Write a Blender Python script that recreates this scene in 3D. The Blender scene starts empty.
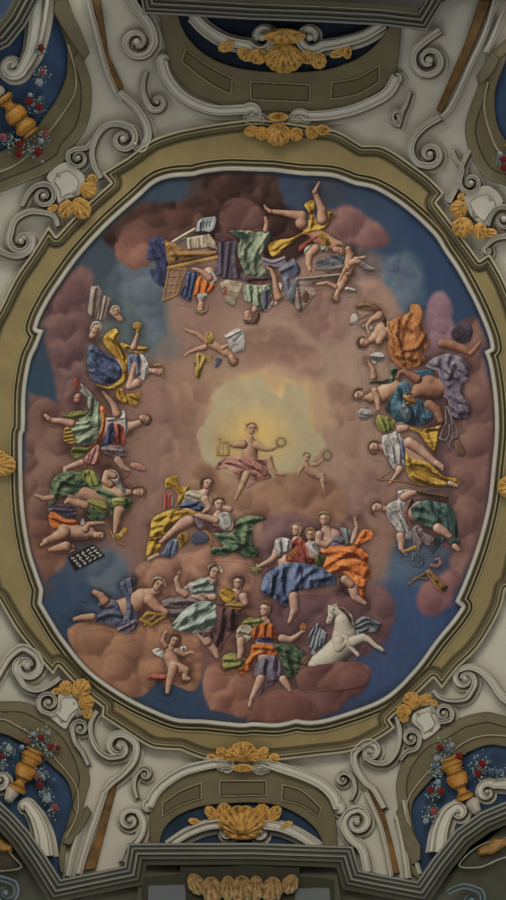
import bpy, math, random
import numpy as np
from math import pi, cos, sin, sqrt, hypot, atan2, radians

SC = bpy.context.scene
COL = SC.collection
rng = np.random.RandomState(7)

# ------------------------------------------------------------------ the hall
CAM_Z = 1.6
F = 650.0                 # lens: 26 mm on a 36 mm long side, over 900 pixels
D0 = 11.0                 # crown of the vault above the lens

def depth(px, py):
    """height of the vault above the lens: flat crown, sinking in a cove outside the oval"""
    rho = np.sqrt(((px - 257.0) / 245.0) ** 2 + ((py - 446.0) / 285.0) ** 2)
    t = np.clip((rho - 1.0) / 0.85, 0, 1)
    return D0 * (1.0 - 0.20 * t * t * (3 - 2 * t)) - 0.25 * np.clip(rho, 0, 1) ** 2

def PW(px, py, h):
    """a place on the vault (lens-plan coordinates), standing h metres proud of its surface"""
    px = np.asarray(px, float); py = np.asarray(py, float)
    d = depth(px, py) - h
    return np.stack([(px - 253.0) / F * d, (py - 450.0) / F * d, CAM_Z + d], -1)

def lin(c):
    c = np.asarray(c, float) / 255.0
    return np.where(c <= 0.04045, c / 12.92, ((c + 0.055) / 1.055) ** 2.4)

# ------------------------------------------------------------------ noise
_T = rng.rand(256, 256)
def vnoise(x, y):
    xi = np.floor(x).astype(int); yi = np.floor(y).astype(int)
    fx = x - xi; fy = y - yi
    fx = fx * fx * (3 - 2 * fx); fy = fy * fy * (3 - 2 * fy)
    a = _T[xi & 255, yi & 255]; b = _T[(xi + 1) & 255, yi & 255]
    c = _T[xi & 255, (yi + 1) & 255]; d = _T[(xi + 1) & 255, (yi + 1) & 255]
    return (a * (1 - fx) + b * fx) * (1 - fy) + (c * (1 - fx) + d * fx) * fy
def fbm(x, y, o=4):
    s = 0; a = 0.5; t = 0
    for k in range(o):
        s = s + a * vnoise(x + 17.3 * k, y + 9.1 * k); t += a
        x = x * 2.03; y = y * 2.03; a *= 0.5
    return s / t
def sstep(a, b, x):
    t = np.clip((x - a) / (b - a), 0, 1)
    return t * t * (3 - 2 * t)

# ------------------------------------------------------------------ outlines
def spl(pts, closed=True, n=6):
    """smooth curve through the points; a point given with a third value 0 keeps a corner"""
    out = []
    N = len(pts)
    rngi = range(N) if closed else range(N - 1)
    for i in rngi:
        p1 = pts[i]; p2 = pts[(i + 1) % N]
        p0 = pts[(i - 1) % N] if (closed or i > 0) else p1
        p3 = pts[(i + 2) % N] if (closed or i + 2 < N) else p2
        if len(p1) > 2: p0 = p1
        if len(p2) > 2: p3 = p2
        for k in range(n):
            t = k / n
            q = []
            for j in (0, 1):
                q.append(0.5 * ((2 * p1[j]) + (-p0[j] + p2[j]) * t + (2 * p0[j] - 5 * p1[j] + 4 * p2[j] - p3[j]) * t * t
                                + (-p0[j] + 3 * p1[j] - 3 * p2[j] + p3[j]) * t ** 3))
            out.append(q)
    if not closed: out.append([pts[-1][0], pts[-1][1]])
    return np.array(out)

def sd_poly(P):
    P = np.asarray(P, float)
    def f(X, Y):
        d2 = np.full(X.shape, 1e18); ins = np.zeros(X.shape, bool)
        A = P; B = np.roll(P, -1, 0)
        for (ax, ay), (bx, by) in zip(A, B):
            ex, ey = bx - ax, by - ay
            l2 = ex * ex + ey * ey
            if l2 < 1e-12: continue
            wx, wy = X - ax, Y - ay
            t = np.clip((wx * ex + wy * ey) / l2, 0, 1)
            dx = wx - ex * t; dy = wy - ey * t
            np.minimum(d2, dx * dx + dy * dy, out=d2)
            if ay != by:
                c = (ay > Y) != (by > Y)
                ins ^= c & (X < ex * (Y - ay) / (by - ay) + ax)
        d = np.sqrt(d2)
        return np.where(ins, -d, d)
    f.box = (P[:, 0].min(), P[:, 1].min(), P[:, 0].max(), P[:, 1].max())
    return f
def poly(pts, n=5, closed=True):
    return sd_poly(spl(pts, True, n)) if n > 1 else sd_poly([(p[0], p[1]) for p in pts])
def line_d(pts, n=4):
    P = spl(pts, False, n) if (len(pts) > 2 and n > 1) else np.array([(p[0], p[1]) for p in pts], float)
    def f(X, Y):
        d2 = np.full(X.shape, 1e18)
        for (ax, ay), (bx, by) in zip(P[:-1], P[1:]):
            ex, ey = bx - ax, by - ay
            l2 = ex * ex + ey * ey + 1e-12
            t = np.clip(((X - ax) * ex + (Y - ay) * ey) / l2, 0, 1)
            np.minimum(d2, (X - ax - ex * t) ** 2 + (Y - ay - ey * t) ** 2, out=d2)
        return np.sqrt(d2)
    return f
def chain(pts):
    """tapered limb through (x, y, r) joints: signed distance, and the pseudo normal of a round limb"""
    if len(pts) == 1: pts = [pts[0], (pts[0][0] + .01, pts[0][1], pts[0][2])]
    def f(X, Y, full=False):
        best = np.full(X.shape, 1e9); NX = np.zeros(X.shape); NY = np.zeros(X.shape)
        for (ax, ay, ra), (bx, by, rb) in zip(pts[:-1], pts[1:]):
            ex, ey = bx - ax, by - ay
            l2 = ex * ex + ey * ey + 1e-12
            t = np.clip(((X - ax) * ex + (Y - ay) * ey) / l2, 0, 1)
            dx = X - ax - ex * t; dy = Y - ay - ey * t
            r = ra + (rb - ra) * t
            d = np.sqrt(dx * dx + dy * dy) - r
            m = d < best
            best = np.where(m, d, best); NX = np.where(m, dx / r, NX); NY = np.where(m, dy / r, NY)
        return (best, NX, NY) if full else best
    a = np.array(pts)
    f.box = ((a[:, 0] - a[:, 2]).min(), (a[:, 1] - a[:, 2]).min(), (a[:, 0] + a[:, 2]).max(), (a[:, 1] + a[:, 2]).max())
    return f
def ubox(fs):
    b = [f.box for f in fs]
    return (min(x[0] for x in b), min(x[1] for x in b), max(x[2] for x in b), max(x[3] for x in b))
def union(*fs):
    def f(X, Y):
        s = fs[0](X, Y)
        for g in fs[1:]: s = np.minimum(s, g(X, Y))
        return s
    f.box = ubox(fs)
    return f
def minus(a, b):
    f = lambda X, Y: np.maximum(a(X, Y), -b(X, Y))
    f.box = a.box
    return f
def inter(a, b):
    f = lambda X, Y: np.maximum(a(X, Y), b(X, Y))
    f.box = a.box
    return f

# ------------------------------------------------------------------ materials
def mat_plain(name, rgb=None, rough=0.9, attr=False, grain=0.06, metal=0.0, scale=3.0):
    m = bpy.data.materials.new(name); m.use_nodes = True
    nt = m.node_tree; b = nt.nodes['Principled BSDF']
    b.inputs['Roughness'].default_value = rough
    b.inputs['Metallic'].default_value = metal
    b.inputs['Specular IOR Level'].default_value = 0.15 if rough > .6 else 0.4
    tc = nt.nodes.new('ShaderNodeTexCoord')
    no = nt.nodes.new('ShaderNodeTexNoise'); no.inputs['Scale'].default_value = scale; no.inputs['Detail'].default_value = 6
    nt.links.new(tc.outputs['Object'], no.inputs['Vector'])
    mr = nt.nodes.new('ShaderNodeMapRange'); mr.inputs[1].default_value = 0.25; mr.inputs[2].default_value = 0.75
    mr.inputs[3].default_value = 1 - grain; mr.inputs[4].default_value = 1 + grain
    nt.links.new(no.outputs['Fac'], mr.inputs[0])
    mx = nt.nodes.new('ShaderNodeVectorMath'); mx.operation = 'SCALE'
    if attr:
        a = nt.nodes.new('ShaderNodeVertexColor'); a.layer_name = 'Col'
        nt.links.new(a.outputs['Color'], mx.inputs[0])
    else:
        mx.inputs[0].default_value = tuple(lin(rgb) * GAIN)
    nt.links.new(mr.outputs[0], mx.inputs['Scale'])
    nt.links.new(mx.outputs[0], b.inputs['Base Color'])
    return m
GAIN = 1.5
M_FRESCO = mat_plain('fresco_paint', attr=True, grain=0.05, scale=9)
M_STUCCO = mat_plain('painted_stucco', attr=True, grain=0.05, scale=5)
M_GOLD = mat_plain('gilding', attr=True, rough=0.55, grain=0.12, scale=6)

# ------------------------------------------------------------------ objects
def props(o, label=None, cat=None, group=None, kind=None):
    if label: o['label'] = label
    if cat: o['category'] = cat
    if group: o['group'] = group
    if kind: o['kind'] = kind
    return o
def thing(name, px, py, label, cat, group=None):
    o = bpy.data.objects.new(name, None); COL.objects.link(o)
    o.empty_display_size = .1
    o.location = tuple(PW(px, py, 0)); 
    props(o, label, cat, group)
    return o
def mk(name, V, Fc, colors=None, mat=None, parent=None, smooth=True, **kw):
    V = np.asarray(V, float)
    if parent is not None: org = np.array(wloc(parent))
    else: org = V.mean(0)
    me = bpy.data.meshes.new(name)
    nv = len(V); me.vertices.add(nv); me.vertices.foreach_set('co', (V - org).astype('f').ravel())
    Fc = np.asarray(Fc)
    nf, k = Fc.shape
    me.loops.add(nf * k); me.loops.foreach_set('vertex_index', Fc.astype('i').ravel())
    me.polygons.add(nf); me.polygons.foreach_set('loop_start', (np.arange(nf) * k).astype('i'))
    if smooth: me.polygons.foreach_set('use_smooth', np.ones(nf, bool))
    me.update(calc_edges=True)
    if colors is not None:
        a = me.color_attributes.new('Col', 'FLOAT_COLOR', 'POINT')
        c = np.ones((nv, 4), 'f'); c[:, :3] = np.clip(lin(np.clip(colors, 0, 255)) * GAIN, 0, .95)
        a.data.foreach_set('color', c.ravel())
    o = bpy.data.objects.new(name, me); COL.objects.link(o)
    if mat: me.materials.append(mat)
    if parent is not None:
        o.parent = parent; o.location = (0, 0, 0)
    else: o.location = tuple(org)
    props(o, **kw)
    return o
_WL = {}
def wloc(o):
    x = np.array(o.location)
    while o.parent is not None:
        o = o.parent; x = x + np.array(o.location)
    return x

def field(name, sdf, res, hfun, cfun, mat, parent=None, box=None, canvas=0, **kw):
    """a sheet or relief over the vault whose outline is sdf = 0"""
    x0, y0, x1, y1 = box or sdf.box
    st = 1.0 / res
    xs = np.arange(x0 - 1.5 * st, x1 + 2.5 * st, st); ys = np.arange(y0 - 1.5 * st, y1 + 2.5 * st, st)
    X, Y = np.meshgrid(xs, ys)
    S = sdf(X, Y)
    ins = S < 0
    cell = ins[:-1, :-1] | ins[1:, :-1] | ins[:-1, 1:] | ins[1:, 1:]
    if not cell.any(): return None
    gy, gx = np.gradient(S, st)
    gl = np.sqrt(gx * gx + gy * gy) + 1e-6
    mv = np.where(S > 0, np.minimum(S, 1.2 * st), 0)
    X2 = X - gx / gl * mv; Y2 = Y - gy / gl * mv
    S2 = np.minimum(S, 0)
    used = np.zeros(S.shape, bool)
    used[:-1, :-1] |= cell; used[1:, :-1] |= cell; used[:-1, 1:] |= cell; used[1:, 1:] |= cell
    idx = -np.ones(S.shape, int); idx[used] = np.arange(used.sum())
    j, i = np.nonzero(cell)
    Fc = np.stack([idx[j, i], idx[j, i + 1], idx[j + 1, i + 1], idx[j + 1, i]], -1)
    H = hfun(X2, Y2, S2); C = cfun(X2, Y2, S2)
    if np.ndim(H) == 0: H = np.full(X.shape, float(H))
    C = np.broadcast_to(C, X.shape + (3,))
    if canvas:   # this coat of paint melts into what is already there along its rim
        w = sstep(0, canvas, -S2)[..., None]
        C = clook(X2, Y2) * (1 - w) + C * w
        cwrite(X[ins], Y[ins], C[ins])
    V = PW(X2[used], Y2[used], H[used])
    return mk(name, V, Fc, C[used], mat, parent, **kw)

def ribbon(name, pts, width, prof, color, mat, parent=None, closed=False, n=6, base=0.0, raw=False, **kw):
    """moulding run along a path. width: px or list per point; prof: [(u 0..1, h m, colour or None)]"""
    P = np.array(pts, float)[:, :2] if raw else spl(pts, closed, n)
    N = len(P)
    if closed: T = np.roll(P, -1, 0) - np.roll(P, 1, 0)
    else: T = np.gradient(P, axis=0)
    T /= (np.linalg.norm(T, axis=1)[:, None] + 1e-9)
    Nn = np.stack([-T[:, 1], T[:, 0]], -1)
    if np.ndim(width) == 0: W = np.full(N, float(width))
    else: W = np.interp(np.linspace(0, 1, N), np.linspace(0, 1, len(width)), width)
    if raw:   # mitre
        a = np.roll(P, -1, 0) - P; b = P - np.roll(P, 1, 0)
        if not closed: a[-1] = b[-1]; b[0] = a[0]
        a /= np.linalg.norm(a, axis=1)[:, None]; b /= np.linalg.norm(b, axis=1)[:, None]
        na = np.stack([-a[:, 1], a[:, 0]], -1); nb = np.stack([-b[:, 1], b[:, 0]], -1)
        Nn = (na + nb); Nn /= np.linalg.norm(Nn, axis=1)[:, None]
        W = W / np.clip((Nn * na).sum(1), .45, 1)
    U = np.array([p[0] for p in prof]); Hh = np.array([p[1] for p in prof])
    hs = 1.0
    if np.ndim(width) > 0: hs = (W / W.max())[:, None]
    X = P[:, 0][:, None] + Nn[:, 0][:, None] * W[:, None] * (U - .5)[None, :]
    Y = P[:, 1][:, None] + Nn[:, 1][:, None] * W[:, None] * (U - .5)[None, :]
    H = base + Hh[None, :] * (hs if np.ndim(hs) else np.ones((N, 1)))
    V = PW(X, Y, H).reshape(-1, 3)
    C = np.zeros((N, len(prof), 3))
    for k, p in enumerate(prof): C[:, k] = p[2] if len(p) > 2 else color
    m = len(prof)
    Fc = []
    R = N if closed else N - 1
    for i in range(R):
        i2 = (i + 1) % N
        for k in range(m - 1):
            Fc.append((i * m + k, i2 * m + k, i2 * m + k + 1, i * m + k + 1))
    return mk(name, V, Fc, C.reshape(-1, 3), mat, parent, **kw)

# colours of the stucco
WHT = (150, 146, 134); WHD = (112, 108, 96); OLV = (86, 79, 60); OLD = (58, 52, 36); BEI = (114, 101, 69)
BLU = (40, 55, 75); GLD = (136, 97, 42); GLL = (182, 146, 80); GLK = (66, 44, 18)
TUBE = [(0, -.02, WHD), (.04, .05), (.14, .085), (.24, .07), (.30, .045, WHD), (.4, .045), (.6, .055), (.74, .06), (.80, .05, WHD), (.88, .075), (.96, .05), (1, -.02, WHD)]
def ffh(prof):
    """height (or any value) by distance inward from the outline"""
    a = np.array([p[0] for p in prof]); b = np.array([p[1] for p in prof])
    return lambda X, Y, S: np.interp(-S, a, b)
def flat(c):
    c = np.array(c, float)
    return lambda X, Y, S: np.broadcast_to(c, X.shape + (3,))
def mottled(c, k=.10, s=.06):
    c = np.array(c, float)
    return lambda X, Y, S: c * (1 + k * (fbm(X * s, Y * s) - .5))[..., None] 
# ================================================================== room shell
def quad_obj(name, V, mat, kind='structure'):
    me = bpy.data.meshes.new(name); me.from_pydata(V, [], [tuple(range(i, i + 4)) for i in range(0, len(V), 4)]); me.update()
    o = bpy.data.objects.new(name, me); COL.objects.link(o); me.materials.append(mat); o['kind'] = kind
    return o
M_WALL = mat_plain('wall_plaster', (118, 116, 112)); M_FLOOR = mat_plain('pale_stone_floor', (124, 120, 114), rough=.5)
M_GLASS = mat_plain('window_glow', (150, 160, 175))
XW, YW = 5.2, 8.4
quad_obj('floor', [(-XW, -YW, 0), (XW, -YW, 0), (XW, YW, 0), (-XW, YW, 0)], M_FLOOR)
HW = 10.35
def wall(name, a, b):
    """wall with two tall window openings, real reveals"""
    (ax, ay), (bx, by) = a, b
    L = hypot(bx - ax, by - ay)
    def q(s, z): t = s / L; return (ax + (bx - ax) * t, ay + (by - ay) * t, z)
    V = []
    cuts = [0, L * .2 - .7, L * .2 + .7, L * .5 - .7, L * .5 + .7, L * .8 - .7, L * .8 + .7, L]
    for k in range(7):
        s0, s1 = cuts[k], cuts[k + 1]
        if k % 2 == 0: V += [q(s0, 0), q(s1, 0), q(s1, HW), q(s0, HW)]
        else:
            V += [q(s0, 0), q(s1, 0), q(s1, 2.0), q(s0, 2.0)]
            V += [q(s0, 7.0), q(s1, 7.0), q(s1, HW), q(s0, HW)]
    return quad_obj(name, V, M_WALL)
wall('wall_north', (-XW, -YW), (XW, -YW)); wall('wall_south', (-XW, YW), (XW, YW))
wall('wall_west', (-XW, -YW), (-XW, YW)); wall('wall_east', (XW, -YW), (XW, YW))

# vault ground: plaster, painted blue where the lunettes and corner niches open
def vault():
    xs = np.arange(-138, 645, 3.0); ys = np.arange(-180, 1081, 3.0)
    X, Y = np.meshgrid(xs, ys)
    n, m = X.shape
    V = PW(X, Y, -0.06).reshape(-1, 3)
    I = np.arange(n * m).reshape(n, m)
    Fc = np.stack([I[:-1, :-1], I[:-1, 1:], I[1:, 1:], I[1:, :-1]], -1).reshape(-1, 4)
    c = np.array(WHT, float) * (0.96 + .12 * fbm(X * .02, Y * .02))[..., None]
    mk('ceiling', V, Fc, c.reshape(-1, 3), M_STUCCO, kind='structure')
vault()

# ================================================================== the oval
INNER = [(266,172),(275,172.5),(300,175.5),(332,177.5),(354,185),(376,190.5),(405,209),(432.5,234.6),(444,252),(458,273),(475,305),(487,333.6),(490.5,348,0),
 (484,351.5,0),(488.5,365),(493,394),(494.7,430),(491.5,467),(487,505),(477,544.5),(464.6,579),(454.6,602,0),(461,607,0),(452,620),(435.5,640),(413,670),(383,697.5),
 (338,715),(313,720.5),(296,719,0),(277,723),(253,722),(240,723),(205,719.5),(190,719),(175,717.5),(155,710),(125,695),(90,670),(65,640),(52,620),(42,603,0),(43.6,589.4,0),
 (37.4,572),(30,547),(23.7,502),(22.5,440),(25,429),(26,392),(31,362),(37.4,347),(44,330,0),(37,328.5,0),(41,317),(50,300),(59,286),(79,258),(107,227),(138,199),
 (155,184),(172,178),(193.5,176.5,0),(205,173.5),(227,171),(250,171.5)]
OUTER = [(262,119),(319,127),(339,131),(362,144.5,0),(380,145),(395,152),(412,164),(430,177.5),(445,193,0),(437,203,0),(460,233),(479.6,260,0),(489.6,253,0),
 (504.5,279.5),(516,310),(523,350),(526,400),(526,470),(521,540),(511,590,0),(506,590,0),(500,612),(479.6,647),(457,670),(442,690,0),(433.5,679,0),(412,700),(390,720,0),(396,728,0),
 (378,740),(352,752),(314,757,0),(277,761),(240,762),(208,761),(180,751,0),(160,750),(148,747),(126,733),(101,717,0),(102,708,0),(80,690),(58.5,667,0),(53.5,676,0),
 (37,657),(17.4,632.5),(6,614),(-2,600,0),(-8,602,0),(-16,560),(-22,510),(-23,450),(-21,400),(-14,345),(-8,322),(0,307),(15,277),(32,252),(48.5,225,0),(56,236,0),(82,208),(110,183,0),(101,173,0),
 (126,158),(151,140),(176,131),(192,127.5,0),(208,124.5),(236,120.5)]
PIN = spl(INNER, True, 6); POUT = spl(OUTER, True, 6)
def grid_sd(P):
    """signed distance tabulated on a one-unit net, looked up between"""
    f = sd_poly(P)
    gx = np.arange(-32, 536, 1.0); gy = np.arange(108, 776, 1.0)
    A = f(*np.meshgrid(gx, gy))
    def g(X, Y):
        a = np.clip(X - gx[0], 0, len(gx) - 1.001); b = np.clip(Y - gy[0], 0, len(gy) - 1.001)
        i = a.astype(int); j = b.astype(int); u = a - i; v = b - j
        return (A[j, i] * (1 - u) + A[j, i + 1] * u) * (1 - v) + (A[j + 1, i] * (1 - u) + A[j + 1, i + 1] * u) * v
    g.box = f.box
    return g
SIN = grid_sd(PIN); SOUT = grid_sd(POUT)
def build_oval():
    ring = lambda X, Y: np.maximum(SOUT(X, Y), -SIN(X, Y))
    ring.box = (-24, 116, 528, 765)
    # inward from the fresco: white lip, olive hollow, fine light fillet, wide beige band, hollow, stepped outer moulding
    hi = [(0, -.01), (.5, .10), (3.6, .13), (4.6, .10), (5.2, .03), (7.6, .02), (8.3, .07), (9.2, .07), (9.8, .02), (11, .0), (12, .05), (12.8, .05), (13.2, .02), (60, .02)]
    ci = [(0, WHT), (4.4, WHT), (5.3, OLD), (7.6, OLV), (8.2, (140,130,100)), (9.2, (128,120,92)), (9.9, OLD), (11, OLD), (12.2, (138,130,102)), (13.4, BEI), (60, BEI)]
    ho = [(0, -.02), (.4, .14), (2.6, .15), (3.2, .09), (4.4, .09), (5.0, .12), (6.2, .11), (7, .05), (9.5, .04), (10.5, .0), (12, -.005), (13, .02)]
    co = [(0, (134,128,106)), (2.4, (138,132,110)), (3.2, OLD), (4.4, OLV), (5.4, (136,128,100)), (6.6, OLV), (9.2, (84,77,57)), (10.5, OLD), (12, (92,84,62)), (13.5, BEI)]
    cia = np.array([c for _, c in ci], float); cid = [a for a, _ in ci]
    coa = np.array([c for _, c in co], float); cod = [a for a, _ in co]
    def both(X, Y):
        return SIN(X, Y), -SOUT(X, Y)
    cache = {}
    def hf(X, Y, S):
        di, do = both(X, Y); cache['d'] = (di, do)
        a = np.interp(di, [p[0] for p in hi], [p[1] for p in hi]); b = np.interp(do, [p[0] for p in ho], [p[1] for p in ho])
        return np.where(do < 13, b, a)
    def cf(X, Y, S):
        di, do = cache['d']
        A = np.stack([np.interp(di, cid, cia[:, k]) for k in range(3)], -1); B = np.stack([np.interp(do, cod, coa[:, k]) for k in range(3)], -1)
        C = np.where((do < 13)[..., None], B, A)
        return C * (0.93 + .14 * fbm(X * .05, Y * .05))[..., None]
    field('trim_1', ring, 2.0, hf, cf, M_STUCCO, kind='structure')
build_oval()

# ================================================================== corner niches and lunettes
# (olive arch outline, light fillet line, blue opening)
CORN = {
 'bl': dict(ol=[(-60,700),(-20,699),(0,701),(25,702),(46,712),(67,727),(82,750),(90,776),(88,790),(83,806,0),(89,812,0),(82,828),(66,845,0),(64,872,0),(50,885,0),(-60,885,0)],
            bl=[(-60,745),(-25,734),(0,733.5),(15,739),(34,750),(52,766),(66,780),(72,797),(70,815),(61,843),(59,866),(66,884,0),(-60,884,0)],
            ln=[(-40,722),(0,719),(17,726),(34,737),(58,762),(75,784),(78.5,802),(76,817),(66,838)]),
 'br': dict(ol=[(560,712),(520,718),(506,716),(490,712),(478,713),(460,718),(440,730),(420,740),(402,763),(396,785),(399,813,0),(394,820,0),(404,845),(412,874,0),(425,885,0),(560,885,0)],
            bl=[(560,760),(520,750),(506,747),(487,745.5),(462,756),(440,772),(425,787),(412.4,805),(413.5,829),(421,853),(419,868),(424,884,0),(560,884,0)],
            ln=[(540,742),(506,736),(482,736),(462,744),(436,765),(417,785),(407,803),(407,826),(414,850)]),
 'tl': dict(ol=[(-60,185),(-60,-40,0),(60,-40,0),(70,5),(80,28),(90,53,0),(84,61,0),(91,82),(91,110),(84,133),(70,150),(66,160),(46,174),(22,184),(-10,196),(-40,200)],
            bl=[(-60,-40,0),(56,-40,0),(54,6),(61,28),(67,50),(66,75),(58,96),(46,114),(28,136),(0,152),(-30,160),(-60,160)],
            ln=[(68,45),(75,70),(75,92),(64,112),(50,131),(36,148),(10,168),(-20,176)]),
 'tr': dict(ol=[(560,-30,0),(560,200),(530,196),(506,186),(486,178),(474,162),(466,140),(466,120),(478,85,0),(476,77,0),(484,63),(486,52,0),(494,50),(520,20),(530,-30,0)],
            bl=[(560,-10,0),(560,170),(530,166),(514,150),(500,132),(495,110),(496,88),(504,66),(514,40),(530,0)],
            ln=[(488,82),(484,106),(489,130),(499,152),(520,172)]),
 'bot': dict(ol=[(150,848,0),(150,810),(163,789),(185,775),(215,770),(240,769),(268,770),(296,776),(318,789),(334,812),(338,848,0)],
            bl=[(159,850,0),(163,832),(176,817),(200,807),(226,804),(252,803),(278,806),(300,816),(316,830),(326,850,0)], ln=None),
 'top': dict(ol=[(156,0,0),(164,40),(172,70),(188,90),(214,103),(240,109),(280,112),(316,112),(352,105),(378,92),(396,72),(402,20,0)],
            bl=[(176,5,0),(181,24),(190,40),(208,56),(233,66.5),(262,71),(289,72),(327,69),(358,58),(378,42),(393,20,0)], ln=None)}
tn = 2
for key, c in CORN.items():
    so = poly(c['ol'], 5); sb = poly(c['bl'], 5)
    band = minus(so, sb)
    hf = lambda X, Y, S: np.interp(-S, [0, .4, 1.0, 2.2, 60], [-.03, .05, .06, .045, .045])
    ln = line_d(c['ln']) if c['ln'] else None
    def cf(X, Y, S, ln=ln, so=so):
        base = np.array(OLV, float) if True else 0
        C = np.broadcast_to(base, X.shape + (3,)).copy()
        if ln is not None:
            d = ln(X, Y)
            # the arch has two flat steps of slightly different stone parted by a pale fillet
            e = -so(X, Y)
            C[e < 10.5] = (92, 86, 67)
            C[(e > 10) & (e < 11.4)] = (46, 41, 28)
            w = np.exp(-(d / .8) ** 2)[..., None]
            C = C * (1 - w) + np.array((150, 142, 118.)) * w
        return C * (0.92 + .16 * fbm(X * .07, Y * .07))[..., None]
    def hf2(X, Y, S, ln=ln):
        h = np.interp(-S, [0, .4, 1.0, 2.2, 60], [-.03, .05, .06, .045, .045])
        if ln is not None:
            d = ln(X, Y); h = h + .05 * np.exp(-(d / 1.1) ** 2) * (S < -1)
        return h
    field('trim_%d' % tn, band, 2.0, hf2, cf, M_STUCCO, kind='structure'); tn += 1
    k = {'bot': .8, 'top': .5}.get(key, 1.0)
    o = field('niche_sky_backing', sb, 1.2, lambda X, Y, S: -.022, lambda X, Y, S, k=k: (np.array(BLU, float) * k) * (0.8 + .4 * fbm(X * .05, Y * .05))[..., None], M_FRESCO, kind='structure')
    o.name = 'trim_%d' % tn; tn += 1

# pilaster steps (olive blocks) at the foot of each corner arch
def slab(name, pts, h, c, n=1, res=2.0, edge=.5, parent=None, k=.12, **kw):
    s = poly(pts, n)
    return field(name, s, res, lambda X, Y, S: np.interp(-S, [0, edge, edge * 2, 50], [-.03, h * .8, h, h]),
                 lambda X, Y, S: np.array(c, float) * (1 - k / 2 + k * fbm(X * .12, Y * .12))[..., None], M_STUCCO, parent, **kw)
STEPS = [[(74,830),(87,805),(92,812),(83,829),(70,846),(61,843)], [(396,812),(401,803),(408,822),(421,846),(421,860),(412,866),(404,846)],
         [(55,0),(66,0),(79,26),(90,53),(84,61),(73,45),(60,25),(53,12)], [(484,63),(492,52),(500,60),(492,75),(480,86),(476,78)]]
where4 = ['lower left', 'lower right', 'upper left', 'upper right']
for i, p in enumerate(STEPS):
    o = slab('stone_impost_block', p, .10, (84, 79, 64), label='dark olive stepped block at the foot of the %s niche arch' % where4[i], cat='moulding', group='blocks under the niche arches')

# shell scroll curves under the plaster ground: warm shaded fields beside the oval (a darker painted plaster)
# gilded strips of the diagonal pilasters
STR = [[(111,783),(117.5,786),(106,830),(96,869),(83,871),(96,835)], [(369,790),(375,792),(384,811),(392,840),(400,874),(391,874),(380,822)],
       [(91,-6),(100,-6),(109,55),(124,87),(120,92),(112,84),(104,58)], [(479.6,0),(492,0),(470,55),(442,113),(436,110),(464,45)]]
for i, p in enumerate(STR):
    t = slab('gilded_strip', p, .03, (86, 61, 26), n=1, edge=.4, k=.7, label='long narrow gilded strip on the white diagonal pilaster, %s corner' % where4[i], cat='gilded strip', group='gilded strips of the pilasters')
    t.data.materials[0] = M_GOLD

# white pilaster rails beside the strips
RAILS = [([(119,776),(108,785),(98,812),(88,842),(79,874)], 7), ([(84,818),(74,848),(68,876)], 6), ([(366,792),(379,822),(386,848),(391,876)], 5), ([(397,815),(403,842),(408,878)], 7), ([(404,800),(412,846),(420,874)], 5),
         ([(86,-8),(94,22),(103,58),(113,86),(122,100)], 6), ([(497,-8),(486,30),(470,66),(452,105),(441,118)], 6), ([(504,10),(492,40),(486,52)], 6)]
names8 = ['inner rail left of the lower left gilded strip', 'short rail against the lower left niche', 'rail left of the lower right gilded strip', 'rail right of the lower right gilded strip', 'short rail against the lower right niche',
          'rail left of the upper left gilded strip', 'rail right of the upper right gilded strip', 'short rail at the upper right niche']
for (p, w), nm in zip(RAILS, names8):
    ribbon('pilaster_rail', p, w, [(0, -.03), (.05, .05), (.2, .07), (.3, .03, WHD), (.4, .07), (.7, .09), (.95, .05), (1, -.03)], WHT, M_STUCCO, label='white moulded ' + nm, cat='moulding', group='white rails of the pilasters')

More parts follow.
